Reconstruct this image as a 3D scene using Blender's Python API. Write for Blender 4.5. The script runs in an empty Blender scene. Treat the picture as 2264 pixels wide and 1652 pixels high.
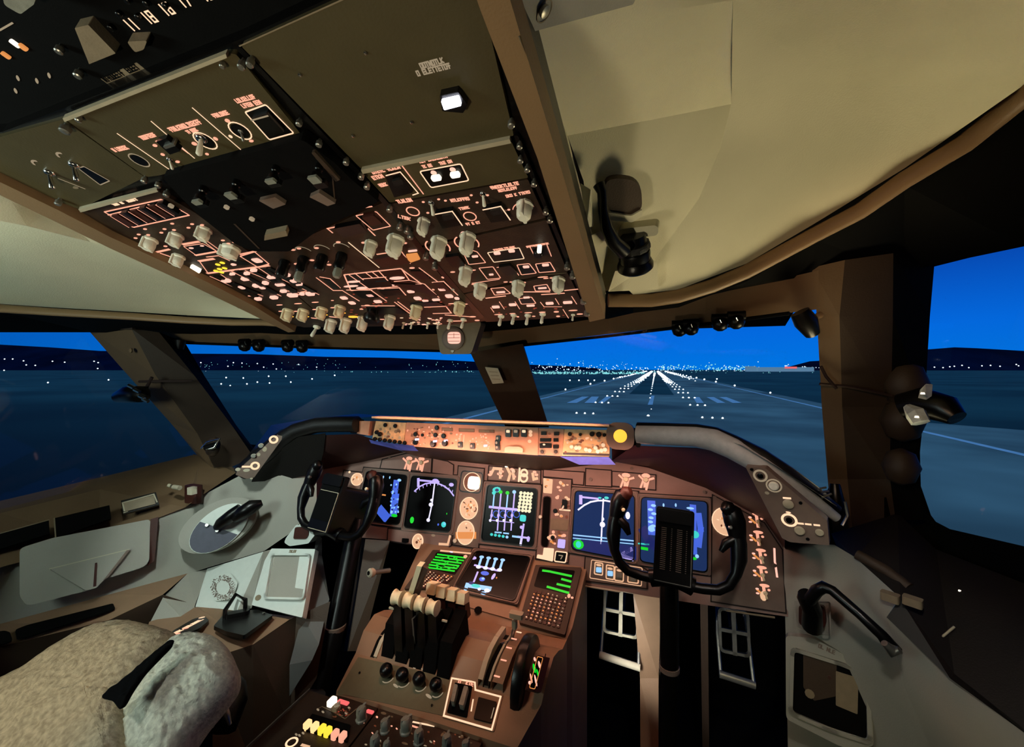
import bpy, bmesh, math, random
from mathutils import Vector, Matrix, noise
random.seed(7)
sc = bpy.context.scene
COL = sc.collection
PI = math.pi
# ---------------------------------------------------------------- camera
F, CX, CY = 905.0, 1132.0, 817.0
TH = math.atan(317 / 905)
cT, sT = math.cos(TH), math.sin(TH)
def ray(px, py):
    u = (px - CX) / F; v = (CY - py) / F
    return Vector((-sT + u * cT, cT + u * sT, v))
def W(px, py, d): return ray(px, py) * d
def dep(p): return p.x * -sT + p.y * cT
cam_d = bpy.data.cameras.new('camera'); cam = bpy.data.objects.new('camera', cam_d); COL.objects.link(cam)
cam_d.sensor_width = 36; cam_d.lens = 36 * F / 2264; cam_d.shift_y = -(826 - CY) / 2264
cam_d.clip_start = .02; cam_d.clip_end = 20000
cam.rotation_euler = (PI / 2, 0, TH)
sc.camera = cam
sc.view_settings.view_transform = 'Standard'; sc.view_settings.look = 'None'
sc.cycles.use_denoising = True
try: sc.cycles.denoiser = 'OPENIMAGEDENOISE'
except Exception: pass
sc.cycles.max_bounces = 6; sc.cycles.transparent_max_bounces = 12
sc.cycles.sample_clamp_indirect = 4; sc.cycles.caustics_reflective = False; sc.cycles.caustics_refractive = False
# ---------------------------------------------------------------- materials
def srgb(r, g, b):
    f = lambda c: (c / 255 / 12.92) if c <= 10 else ((c / 255 + .055) / 1.055) ** 2.4
    return (f(r), f(g), f(b), 1)
def mat(name, col, rough=.6, metal=0, var=.12, scale=60, bump=.15, bscale=None, spec=.4, emit=None, es=0):
    m = bpy.data.materials.new(name); m.use_nodes = True
    nt = m.node_tree; b = nt.nodes['Principled BSDF']
    c = srgb(*col)
    b.inputs['Roughness'].default_value = rough; b.inputs['Metallic'].default_value = metal
    b.inputs['Specular IOR Level'].default_value = spec
    tc = nt.nodes.new('ShaderNodeTexCoord'); nz = nt.nodes.new('ShaderNodeTexNoise')
    nz.inputs['Scale'].default_value = scale; nz.inputs['Detail'].default_value = 3
    nt.links.new(tc.outputs['Object'], nz.inputs['Vector'])
    rp = nt.nodes.new('ShaderNodeValToRGB')
    rp.color_ramp.elements[0].position = .3; rp.color_ramp.elements[1].position = .7
    rp.color_ramp.elements[0].color = tuple(x * (1 - var) for x in c[:3]) + (1,)
    rp.color_ramp.elements[1].color = tuple(min(1, x * (1 + var)) for x in c[:3]) + (1,)
    nt.links.new(nz.outputs['Fac'], rp.inputs['Fac']); nt.links.new(rp.outputs['Color'], b.inputs['Base Color'])
    if bump:
        n2 = nt.nodes.new('ShaderNodeTexNoise'); n2.inputs['Scale'].default_value = bscale or scale * 8
        nt.links.new(tc.outputs['Object'], n2.inputs['Vector'])
        bp = nt.nodes.new('ShaderNodeBump'); bp.inputs['Strength'].default_value = bump; bp.inputs['Distance'].default_value = .002
        nt.links.new(n2.outputs['Fac'], bp.inputs['Height']); nt.links.new(bp.outputs['Normal'], b.inputs['Normal'])
    if emit:
        b.inputs['Emission Color'].default_value = srgb(*emit); b.inputs['Emission Strength'].default_value = es
    return m
def glow(name, col, s=1.0):
    m = bpy.data.materials.new(name); m.use_nodes = True
    nt = m.node_tree; b = nt.nodes['Principled BSDF']
    b.inputs['Base Color'].default_value = tuple(x * .25 for x in srgb(*col)[:3]) + (1,); b.inputs['Roughness'].default_value = .5
    b.inputs['Emission Color'].default_value = srgb(*col); b.inputs['Emission Strength'].default_value = s
    return m
M = dict(
 cream=mat('cream_liner', (205, 200, 172), .75, var=.03, scale=12, bump=.25, bscale=420),
 greyliner=mat('grey_liner', (150, 148, 138), .7, var=.04, scale=10, bump=.2, bscale=400),
 whiteplastic=mat('white_plastic', (205, 212, 205), .5, var=.03, bump=.1),
 ohbrown=mat('overhead_plate_brown', (70, 62, 38), .5, var=.06, scale=30, bump=.15, bscale=300),
 ohdark=mat('overhead_lower_plate', (46, 32, 21), .5, var=.3, scale=45, bump=.2),
 trimbrown=mat('brown_trim', (128, 102, 72), .5, var=.05, scale=10, bump=.2, bscale=400),
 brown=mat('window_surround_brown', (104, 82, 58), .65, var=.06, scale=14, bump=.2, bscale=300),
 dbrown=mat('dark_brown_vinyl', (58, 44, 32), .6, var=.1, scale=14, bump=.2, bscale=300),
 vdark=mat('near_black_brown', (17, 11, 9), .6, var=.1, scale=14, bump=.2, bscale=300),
 seam=mat('panel_seam', (26, 16, 12), .8, var=.1, bump=0),
 panel=mat('instrument_panel_paint', (138, 112, 102), .55, var=.07, scale=25, bump=.15, bscale=300),
 bezel=mat('display_bezel', (112, 96, 86), .45, var=.08, scale=40, bump=.1),
 mcp=mat('glareshield_panel_paint', (190, 140, 112), .5, var=.08, scale=50, bump=.1),
 ped=mat('pedestal_paint', (136, 108, 84), .5, var=.06, scale=20, bump=.15, bscale=300),
 black=mat('black_plastic', (8, 7, 7), .3, var=.2, bump=.08, spec=.3),
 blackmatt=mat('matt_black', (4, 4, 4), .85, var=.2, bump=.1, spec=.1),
 rubber=mat('black_rubber', (9, 8, 8), .6, var=.2, bump=.3, bscale=600),
 hood=mat('glareshield_leather', (11, 10, 10), .4, var=.2, scale=60, bump=.35, bscale=500),
 roll=mat('padded_roll_leather', (165, 168, 165), .5, var=.1, scale=60, bump=.3, bscale=500),
 hoodred=mat('glareshield_underside', (44, 14, 10), .6, var=.2, scale=20),
 dgrey=mat('dark_grey_liner', (88, 88, 86), .7, var=.05, scale=10),
 knob=mat('ivory_knob', (240, 238, 220), .45, var=.08, scale=120, bump=.2),
 knobgrey=mat('grey_knob', (130, 132, 122), .4, var=.15, scale=120),
 lever=mat('ivory_lever', (238, 226, 188), .45, var=.06, scale=60),
 chrome=mat('polished_metal', (215, 215, 210), .2, metal=1, var=.05, bump=.02),
 steel=mat('satin_metal', (150, 148, 140), .35, metal=.8, var=.1, bump=.05),
 silverpaint=mat('grey_metal_strip', (170, 160, 136), .45, var=.06),
 screen=mat('display_glass', (2, 2, 3), .3, var=.1, bump=0, spec=.15),
 screenblue=mat('display_glass_blue_glare', (8, 12, 26), .15, var=.1, bump=0, spec=.5, emit=(30, 50, 95), es=.9),  # blue glare on the right screens, put in as emission
 fleece=mat('sheepskin', (176, 162, 138), .95, var=.3, scale=110, bump=1, bscale=220, spec=.05),
 fleecelight=mat('pale_sheepskin', (208, 208, 192), .95, var=.25, scale=120, bump=1.0, bscale=230, spec=.05),
 redbrown=mat('red_brown_socket', (60, 26, 18), .5, var=.15),
 paper=mat('paper_placard', (180, 172, 150), .8, var=.04),
 placard=mat('placard_paint', (128, 114, 92), .6, var=.08),
 fuelgrey=mat('fuel_panel_paint', (96, 92, 70), .55, var=.06),
 purple=mat('lilac_lip_paint', (92, 106, 205), .4, var=.1),
 clear=mat('clear_acrylic', (190, 195, 190), .12, var=.15, scale=90, bump=.1),
 string=mat('brown_cord', (42, 24, 18), .8),
 legend=glow('lit_legend', (255, 176, 146), .95),
 legdim=glow('dim_legend', (196, 176, 146), .45),
 legw=glow('lit_legend_pale', (255, 214, 176), 1.0),
 litpink=glow('lit_window_pink', (255, 190, 170), 1.1),
 litwhite=glow('lit_lamp_white', (255, 240, 215), 1.6),
 litwarm=glow('lit_lamp_warm', (255, 205, 140), 1.3),
 amber=glow('amber_light', (255, 185, 60), 1.4),
 yellow=glow('yellow_light', (250, 215, 60), 1.2),
 dimpink=glow('dim_pink_light', (190, 80, 60), .5),
 red=glow('red_light', (255, 110, 110), .9),
 lamp=glow('map_lamp', (235, 238, 255), 9),
 green=glow('green_text', (10, 205, 40), 1.0),
 cyan=glow('cyan_symbol', (60, 215, 210), .9),
 blue=glow('blue_tape', (70, 105, 225), .9),
 lblue=glow('pale_blue_symbol', (150, 205, 255), 1.0),
 lilac=glow('lilac_symbol', (190, 175, 250), 1.0),
 white=glow('white_symbol', (225, 225, 255), 1.1),
 ivory=glow('ivory_symbol', (235, 232, 195), .95),
 navy=glow('navy_field', (26, 40, 110), .7),
 orange=glow('orange_symbol', (235, 150, 80), .8),
 gauge=glow('lit_gauge_face', (240, 190, 150), .85),
 gaugedark=glow('gauge_markings', (150, 80, 50), .35),
)
# ---------------------------------------------------------------- mesh builder
class B:
    def __init__(s): s.bm = bmesh.new(); s.mi = 0; s.mats = []
    def m(s, mm):
        mm = M[mm] if isinstance(mm, str) else mm
        if mm not in s.mats: s.mats.append(mm)
        s.mi = s.mats.index(mm); return s
    def _f(s, vs):
        try: f = s.bm.faces.new(vs); f.material_index = s.mi; return f
        except ValueError: return None
    def face(s, pts): s._f([s.bm.verts.new(p) for p in pts]); return s
    def prism(s, poly, z0, z1, T=None):
        T = T or Matrix.Identity(4)
        a = [s.bm.verts.new(T @ Vector((p[0], p[1], z0))) for p in poly]
        b = [s.bm.verts.new(T @ Vector((p[0], p[1], z1))) for p in poly]
        n = len(poly); s._f(a[::-1]); s._f(b)
        for i in range(n): s._f([a[i], a[(i+1) % n], b[(i+1) % n], b[i]])
        return s
    def hexa(s, p8):
        v = [s.bm.verts.new(p) for p in p8]
        for q in ((3,2,1,0),(4,5,6,7),(0,1,5,4),(1,2,6,5),(2,3,7,6),(3,0,4,7)): s._f([v[i] for i in q])
        return s
    def box(s, c, sz, T=None, bev=0):
        x, y, z = sz[0]/2, sz[1]/2, sz[2]/2
        if bev:
            return s.prism([(c[0]+p[0], c[1]+p[1]) for p in rrect(sz[0], sz[1], bev, 3)], c[2]-z, c[2]+z, T)
        return s.prism([(c[0]-x, c[1]-y), (c[0]+x, c[1]-y), (c[0]+x, c[1]+y), (c[0]-x, c[1]+y)], c[2]-z, c[2]+z, T)
    def lathe(s, prof, n=20, T=None, cap=True, flute=0):
        T = T or Matrix.Identity(4); rings = []
        for k, (r, z) in enumerate(prof):
            rings.append([s.bm.verts.new(T @ Vector((r*(1-(flute if i % 2 else 0))*math.cos(2*PI*i/n), r*(1-(flute if i % 2 else 0))*math.sin(2*PI*i/n), z))) for i in range(n)])
        for a, b in zip(rings, rings[1:]):
            for i in range(n): s._f([a[i], a[(i+1) % n], b[(i+1) % n], b[i]])
        if cap: s._f(rings[0][::-1]); s._f(rings[-1])
        return s
    def tube(s, pts, rad, n=12, cap=True, sx=1):
        pts = [Vector(p) for p in pts]
        if not hasattr(rad, '__len__'): rad = [rad]*len(pts)
        rings = []; up = None
        for i, p in enumerate(pts):
            t = (pts[min(i+1, len(pts)-1)] - pts[max(i-1, 0)]).normalized()
            if up is None: up = t.orthogonal().normalized()
            up = (up - t*up.dot(t)).normalized(); sd = t.cross(up)
            rings.append([s.bm.verts.new(p + (up*math.cos(2*PI*k/n)*sx + sd*math.sin(2*PI*k/n))*rad[i]) for k in range(n)])
        for a, b in zip(rings, rings[1:]):
            for i in range(n): s._f([a[i], a[(i+1) % n], b[(i+1) % n], b[i]])
        if cap: s._f(rings[0][::-1]); s._f(rings[-1])
        return s
    def grid(s, rows, close=False):
        vs = [[s.bm.verts.new(p) for p in r] for r in rows]
        for a, b in zip(vs, vs[1:]):
            for i in range(len(a)-1 + (1 if close else 0)): s._f([a[i], a[(i+1) % len(a)], b[(i+1) % len(a)], b[i]])
        return s
    def strip(s, pts, w, z, closed=False, h=.0004):
        P = [Vector((p[0], p[1])) for p in pts]; n = len(P)
        for i in range(n if closed else n-1):
            a, b = P[i], P[(i+1) % n]; d = b-a
            if d.length < 1e-6: continue
            d.normalize(); q = Vector((-d.y, d.x))*w/2; e = d*w/2*.9
            s.prism([a-e-q, b+e-q, b+e+q, a-e+q], z, z+h)
        return s
    def obj(s, name, mm=None, parent=None, smooth=None, loc=None, kind=None):
        if mm is not None: s.mats = [M[mm] if isinstance(mm, str) else mm]
        bmesh.ops.recalc_face_normals(s.bm, faces=s.bm.faces[:])
        me = bpy.data.meshes.new(name); s.bm.to_mesh(me); s.bm.free()
        for x in s.mats: me.materials.append(x)
        if smooth:
            me.polygons.foreach_set('use_smooth', [True]*len(me.polygons))
            if smooth is not True: me.set_sharp_from_angle(angle=math.radians(smooth))
        return link(name, me, parent, loc, kind)
def link(name, me, parent=None, loc=None, kind=None):
    o = bpy.data.objects.new(name, me); COL.objects.link(o)
    if parent: o.parent = parent
    if loc is not None: o.location = loc
    if kind: o['kind'] = kind
    return o
def rrect(w, h, r, n=4):
    out = []
    for cx, cy, a in ((w/2-r, h/2-r, 0), (-w/2+r, h/2-r, 90), (-w/2+r, -h/2+r, 180), (w/2-r, -h/2+r, 270)):
        for k in range(n+1):
            t = math.radians(a + 90*k/n); out.append((cx+r*math.cos(t), cy+r*math.sin(t)))
    return out
def roundpoly(P, r, n=3):
    out = []; N = len(P)
    for i in range(N):
        p = Vector(P[i]); a = Vector(P[i-1])-p; b = Vector(P[(i+1) % N])-p
        ra = min(r, a.length*.45); rb = min(r, b.length*.45)
        pa = p+a.normalized()*ra; pb = p+b.normalized()*rb
        for k in range(n+1):
            t = k/n; out.append(((1-t)**2*pa+2*t*(1-t)*p+t*t*pb))
    return out
def tag(o, label, cat, group=None):
    o['label'] = label; o['category'] = cat
    if group: o['group'] = group
    return o
def root(name, label, cat, mw, group=None):
    o = bpy.data.objects.new(name, None); COL.objects.link(o); o.empty_display_size = .02
    o.matrix_world = mw; tag(o, label, cat, group); return o
def struct(name, b, mm=None, smooth=None):
    return b.obj(name, mm, kind='structure', smooth=smooth)
class Plane:
    def __init__(s, o, n, up):
        s.o = Vector(o); s.n = Vector(n).normalized()
        s.ey = (Vector(up) - s.n*Vector(up).dot(s.n)).normalized(); s.ex = s.ey.cross(s.n)
    def hit(s, px, py):
        r = ray(px, py); return r * (s.o.dot(s.n) / r.dot(s.n))
    def mat(s, o):
        m = Matrix.Identity(4)
        for i, a in enumerate((s.ex, s.ey, s.n)):
            for k in range(3): m[k][i] = a[k]
        for k in range(3): m[k][3] = o[k]
        return m
    def off(s, dz): return Plane(s.o + s.n*dz, s.n, s.ey)
OH = Plane((-.5, .85, .10), (0, -.33, -1), (0, -1, .33))
MP = Plane((0, 1.31, -.485), (0, -1, .29), (0, .29, 1))
FP = Plane((-.5, 1.275, -.607), (0, -1, 1.7), (0, 1.7, 1))
def cen(c): return (sum(p[0] for p in c)/len(c), sum(p[1] for p in c)/len(c))
_cache = {}
def cached(key, fn):
    if key not in _cache: _cache[key] = fn()
    return _cache[key]
def mesh_of(b, name, mm, smooth=40):
    if mm is not None: b.mats = [M[mm]]
    bmesh.ops.recalc_face_normals(b.bm, faces=b.bm.faces[:])
    me = bpy.data.meshes.new(name); b.bm.to_mesh(me); b.bm.free()
    for x in b.mats: me.materials.append(x)
    me.polygons.foreach_set('use_smooth', [True]*len(me.polygons)); me.set_sharp_from_angle(angle=math.radians(smooth))
    return me
def glyphs(b, x0, y0, x1, y1, h, z, fill=.8, w=None, chars=None):
    """a row of small rough characters from baseline start to end"""
    a = Vector((x0, y0)); d = Vector((x1, y1)) - a; L = d.length
    if L < 1e-5: return
    d.normalize(); q = Vector((-d.y, d.x)); cw = h*.72; n = len(chars) if chars else max(1, round(L/cw)); cw = L/n
    t = w or h*.2
    for i in range(n):
        if n > 5 and random.random() > .9: continue
        o = a + d*(i*cw+cw*.12); ww = cw*.68
        k = chars[i] if chars else random.choice(['o', 'e', 'n', 'i', 'l', 't', 'k'])
        S = {'1': [(.5,0,.5,1)], '8': [(0,0,1,0),(1,0,1,1),(1,1,0,1),(0,1,0,0),(0,.5,1,.5)], '6': [(0,0,1,0),(1,0,1,.5),(1,.5,0,.5),(0,1,0,0),(0,1,1,1)], '7': [(0,1,1,1),(1,1,.4,0)], '4': [(0,1,0,.4),(0,.4,1,.4),(.8,0,.8,1)], '5': [(1,1,0,1),(0,1,0,.5),(0,.5,1,.5),(1,.5,1,0),(1,0,0,0)], 'o': [(0,0,1,0),(1,0,1,1),(1,1,0,1),(0,1,0,0)], 'e': [(0,0,0,1),(0,1,1,1),(0,.5,.9,.5),(0,0,1,0)],
             'n': [(0,0,0,1),(0,1,1,0),(1,0,1,1)], 'i': [(.5,0,.5,1),(0,1,1,1)], 'l': [(0,1,0,0),(0,0,1,0)],
             't': [(.5,0,.5,1),(0,1,1,1),(0,.5,1,.5)], 'k': [(0,0,0,1),(0,.5,1,1),(0,.5,1,0)]}[k]
        for (ax, ay, bx, by) in S:
            pa = o + d*ax*ww + q*ay*h; pb = o + d*bx*ww + q*by*h
            b.strip([pa, pb], t, z)
# ---------------------------------------------------------------- panel with fittings
class Panel:
    def __init__(s, name, label, cat, pl, corners, th=.01, mm='ohbrown', group=None, rnd=.002, lift=0, bare=False):
        s.pl = pl.off(lift) if lift else pl
        c = cen(corners); s.c3 = s.pl.hit(*c); s.mw = s.pl.mat(s.c3); s.inv = s.mw.inverted()
        s.split = True; s.d = dep(s.c3); s.root = root(name, label, cat, s.mw, group); s.leg = B(); s.nleg = 0
        s.poly = [s.L(*p) for p in corners]
        if not bare:
            B().prism(roundpoly(s.poly, rnd), -th, 0).obj('faceplate', mm, s.root)
    def L(s, px, py, z=0):
        v = s.inv @ (s.pl.off(z) if z else s.pl).hit(px, py); return (v.x, v.y)
    def sz(s, px, py, n): return n * dep(s.pl.hit(px, py)) / F
    def put(s, name, me, px, py, rz=0, z=0, sc_=1, zc=0):
        o = link(name, me, s.root); x, y = s.L(px, py, zc); o.location = (x, y, z); o.rotation_euler = (0, 0, rz)
        if sc_ != 1: o.scale = (sc_,)*3
        return o
    # --- surface marks
    def line(s, pts, w=1.6, mm='legend', closed=False, z=.0003):
        s.leg.m(mm); m = s.sz(*pts[0], w); s.leg.strip([s.L(*p, max(z, 0) if z > .002 else 0) for p in pts], m, z, closed); s.nleg += 1; return s
    def frame(s, c, w=2, mm='legend', fill=None, r=3):
        P = [s.L(*p) for p in c]
        R = roundpoly(P, s.sz(*c[0], r)); b = B() if s.split else s.leg
        if fill: b.m(fill); b.prism(R, .0001, .0006)
        b.m(mm); b.strip(R, s.sz(*c[0], w), .0006, True)
        if s.split: b.obj('light_frame', None, s.root)
        else: s.nleg += 1
        return s
    def blob(s, px, py, w, h, mm='legend', rot=0, z=.0003, t=.0006):
        x, y = s.L(px, py); a = s.sz(px, py, w)/2; b_ = s.sz(px, py, h)/2; s.leg.m(mm)
        c, q = math.cos(rot), math.sin(rot)
        s.leg.prism([(x+a*math.cos(t_)*c-b_*math.sin(t_)*q, y+a*math.cos(t_)*q+b_*math.sin(t_)*c) for t_ in [2*PI*k/10 for k in range(10)]], z, z+t); s.nleg += 1; return s
    def ring(s, px, py, r, w=2, mm='legend', a0=0, a1=360):
        x, y = s.L(px, py); R = s.sz(px, py, r); n = 20
        full = abs(a1-a0) >= 360
        pts = [(x+R*math.cos(math.radians(a0+(a1-a0)*k/n)), y+R*math.sin(math.radians(a0+(a1-a0)*k/n))) for k in range(n if full else n+1)]
        b = B() if s.split else s.leg
        b.m(mm); b.strip(pts, s.sz(px, py, w), .0003, full)
        if s.split: b.obj('marking_ring', None, s.root)
        else: s.nleg += 1
        return s
    def text(s, x0, y0, x1, y1, h=8, mm='legend', w=None, chars=None):
        a = s.L(x0, y0); b_ = s.L(x1, y1); b = B() if s.split else s.leg; b.m(mm)
        glyphs(b, *a, *b_, s.sz(x0, y0, h), .0003, w=s.sz(x0, y0, w or max(1.5, h*.27)), chars=chars)
        if s.split: b.obj('lettering', None, s.root)
        else: s.nleg += 1
        return s
    # --- parts
    def knob(s, px, py, w=30, rz=0, mm='knob', h=1.25, name='rotary_knob'):
        r = round(s.sz(px, py, w)/2, 4)
        def mk():
            b = B(); b.lathe([(r*1.02, 0), (r*1.05, r*.3), (r*.86, r*.5), (r*.92, r*h*1.1), (r*.86, r*h*1.7), (r*.6, r*h*1.95)], 10, flute=.05)
            b.box((0, r*.15, r*h*1.1), (r*.42, r*2.05, r*h*1.75), bev=r*.18)
            return mesh_of(b, name, mm)
        return s.put(name, cached(('k', r, mm, h), mk), px, py, rz, zc=r*h)
    def capknob(s, px, py, w=24, mm='black', h=1.0, name='push_knob'):
        r = round(s.sz(px, py, w)/2, 4)
        def mk():
            return mesh_of(B().lathe([(r*.7, 0), (r*.7, r*.5), (r, r*.6), (r, r*h*1.3), (r*.8, r*h*1.6)], 16), name, mm)
        return s.put(name, cached(('c', r, mm, h), mk), px, py, zc=r*h*.8)
    def toggle(s, px, py, l=22, tilt=-35, mm='chrome', bat='knob', name='toggle_switch'):
        r = round(s.sz(px, py, l), 4)
        def mk():
            b = B().m(mm); b.lathe([(r*.3, 0), (r*.3, r*.12), (r*.2, r*.2)], 12)
            t = math.radians(tilt); dr = Vector((0, math.sin(t), math.cos(t)))
            b.m(bat).tube([Vector((0, 0, r*.1)), dr*r*.7, dr*r, dr*r*1.08], [r*.09, r*.15, r*.16, r*.08], 10)
            return mesh_of(b, name, None, 60)
        return s.put(name, cached(('t', r, tilt, mm, bat), mk), px, py)
    def light(s, c, mm='litpink', name='annunciator_light', h=.002, r=2):
        if len(c) == 4 and not hasattr(c[0], '__len__'):
            px, py, w, hh = c; w = s.sz(px, py, w); hh = s.sz(px, py, hh)
            me = cached(('l', round(w, 4), round(hh, 4), mm, h), lambda: mesh_of(B().prism(rrect(w, hh, min(w, hh)*.25, 2), 0, h), name, mm))
            return s.put(name, me, px, py, zc=h)
        P = [Vector(s.L(*p, h)) for p in c]
        return B().prism(roundpoly(P, s.sz(*c[0], r)), 0, h).obj(name, mm, s.root)
    def fastener(s, px, py, w=16, h=1.3, mm='steel', name='panel_fastener'):
        r = round(s.sz(px, py, w)/2, 4)
        me = cached(('f', r, h, mm), lambda: mesh_of(B().lathe([(r*.6, 0), (r*.6, r*h*.7), (r, r*h*.8), (r, r*h*1.9), (r*.7, r*h*2.1)], 12), name, mm))
        return s.put(name, me, px, py, zc=r*h)
    def block(s, c, h, mm='black', name='switch_guard', r=2, z=0):
        P = [s.L(*p, z+h) for p in c]
        return B().prism(roundpoly(P, s.sz(*c[0], r)), z, z+h).obj(name, mm, s.root)
    def done(s, name='legend_markings'):
        if s.nleg: s.leg.obj(name, None, s.root)
        else: s.leg.bm.free()
        return s
# ================================================================ the cockpit shell
def loft(L, R, n=8, bulge=0, bdir=(0, 0, 1)):
    rows = []; bd = Vector(bdir)
    for a, b in zip(L, R):
        a = W(*a); b = W(*b)
        rows.append([a.lerp(b, k/n) + bd*bulge*math.sin(PI*k/n) for k in range(n+1)])
    return rows
# right ceiling liner with its recess
b = B().m('cream')
L = [(1620,-140,.44),(1620,0,.50),(1617,230,.72),(1592,330,.77),(1545,440,.83),(1450,570,.88),(1400,625,.895),(1345,643,.90)]
R = [(2700,-140,.36),(2520,20,.44),(2264,188,.62),(2000,372,.75),(1800,495,.86),(1650,583,.92),(1500,640,.95),(1400,652,.95)]
b.grid(loft(L, R, 12, .015))
struct('ceiling', b, smooth=50)
b = B().m('cream')
b.grid([[W(1128,-60,.30), W(1380,-100,.40), W(1620,-140,.44)], [W(1160,75,.37), W(1390,38,.45), W(1620,0,.50)], [W(1208,190,.47), W(1410,150,.55), W(1618,115,.60)],
        [W(1255,300,.61), W(1440,265,.67), W(1617,230,.72)]])
struct('ceiling', b, smooth=20)
b = B().m('cream')   # facet that slopes down to the lamp shelf
b.grid([[W(1255,300,.61), W(1440,265,.67), W(1617,230,.72)], [W(1290,400,.68), W(1445,380,.73), W(1592,330,.77)], [W(1305,500,.76), W(1430,490,.81), W(1545,440,.83)],
        [W(1325,600,.85), W(1400,590,.87), W(1450,570,.88)], [W(1340,643,.90), W(1370,643,.90), W(1400,625,.895)]])
struct('ceiling', b, smooth=12)
b = B().m('cream')
b.grid([[W(1160,75,.37), W(1146,80,.32)], [W(1255,300,.61), W(1238,310,.47)], [W(1305,500,.76), W(1288,505,.67)], [W(1340,650,.90), W(1328,655,.86)]])
struct('ceiling', b, smooth=12)
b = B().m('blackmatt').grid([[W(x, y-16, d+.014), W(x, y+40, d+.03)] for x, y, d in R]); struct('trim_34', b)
# left ceiling liner
L = [(-420,150,.50),(0,405,.63),(118,465,.71),(295,555,.84),(409,609,.95),(515,664,1.06),(600,700,1.15)]
R = [(-420,640,.85),(0,672,1.06),(118,680,1.12),(295,690,1.2),(409,697,1.25),(515,702,1.22),(600,706,1.16)]
b = B().m('cream').grid(loft(L, R, 8, .02)); struct('ceiling', b, smooth=50)
b = B().m('cream').grid([[W(-200,450,.60), W(-200,330,.56)], [W(60,500,.70), W(0,405,.62)], [W(200,535,.78), W(120,462,.70)], [W(330,590,.88), W(300,556,.82)]])
struct('ceiling', b)
# curved brown lips under both liners
def lip(path, r, name='trim_1', mm='trimbrown'):
    b = B().m(mm); b.tube([W(*p) for p in path], r, 12, sx=.55); return struct(name, b, smooth=60)
lip([(2700,30,.44),(2520,80,.48),(2264,212,.63),(2132,318,.69),(2000,398,.75),(1900,468,.81),(1800,520,.86),(1700,574,.90),(1650,601,.92),(1575,632,.94),(1500,655,.95),(1440,664,.955),(1345,664,.955)], .016, 'trim_1')
lip([(-420,655,.85),(0,682,1.05),(118,690,1.11),(295,700,1.19),(409,708,1.24),(515,713,1.24),(590,713,1.2),(640,716,1.15)], .014, 'trim_2')
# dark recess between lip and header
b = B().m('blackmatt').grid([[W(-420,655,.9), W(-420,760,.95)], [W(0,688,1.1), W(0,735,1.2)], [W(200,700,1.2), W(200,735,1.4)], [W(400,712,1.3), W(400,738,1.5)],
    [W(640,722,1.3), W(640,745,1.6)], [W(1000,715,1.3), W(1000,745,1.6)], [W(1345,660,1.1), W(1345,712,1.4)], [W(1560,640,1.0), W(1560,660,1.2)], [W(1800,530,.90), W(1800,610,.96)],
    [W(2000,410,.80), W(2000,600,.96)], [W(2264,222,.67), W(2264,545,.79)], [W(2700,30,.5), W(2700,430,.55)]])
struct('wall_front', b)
# header over the windshields
b = B().m('brown').grid([[W(350,735,1.5), W(390,757,1.545)], [W(700,728,1.5), W(700,768,1.58)], [W(1045,725,1.5), W(1045,776,1.58)]]); struct('wall_front', b)
b = B().m('brown').grid([[W(1045,725,1.50), W(1045,790,1.58)], [W(1155,715,1.45), W(1153,762,1.515)], [W(1345,705,1.32), W(1345,739,1.36)], [W(1560,655,1.12), W(1560,714,1.155)], [W(1810,598,.93), W(1810,684,.955)]])
struct('wall_front', b)
b = B().m('blackmatt')   # gasket line at the window heads
b.tube([W(1153,764,1.51), W(1345,743,1.36), W(1560,717,1.15), W(1745,693,.985)], .005, 6); struct('trim_3', b)
b = B().m('blackmatt').tube([W(400,758,1.54), W(700,769,1.58), W(1040,778,1.58)], .005, 6); struct('trim_4', b)
# centre post
b = B().m('dbrown')
b.hexa([W(1118,945,1.85), W(1214,945,1.80), W(1214,945,1.70), W(1118,945,1.75), W(1043,780,1.57), W(1157,760,1.53), W(1155,760,1.44), W(1040,780,1.48)])
struct('trim_5', b)
# left post: shade painted in, second facet given darker brown
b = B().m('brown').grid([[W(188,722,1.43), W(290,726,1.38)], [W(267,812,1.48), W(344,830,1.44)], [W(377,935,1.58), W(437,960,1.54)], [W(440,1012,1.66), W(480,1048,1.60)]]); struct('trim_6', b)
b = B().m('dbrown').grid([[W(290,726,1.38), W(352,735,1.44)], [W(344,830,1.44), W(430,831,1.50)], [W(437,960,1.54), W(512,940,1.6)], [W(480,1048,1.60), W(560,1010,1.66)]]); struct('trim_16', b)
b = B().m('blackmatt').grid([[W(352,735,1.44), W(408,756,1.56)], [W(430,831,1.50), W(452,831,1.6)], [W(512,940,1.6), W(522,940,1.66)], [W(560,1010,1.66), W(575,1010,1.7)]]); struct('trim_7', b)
b = B().m('dbrown').tube([W(175,722,1.42), W(240,724,1.39), W(296,726,1.37)], .006, 6); struct('trim_8', b)
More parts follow.
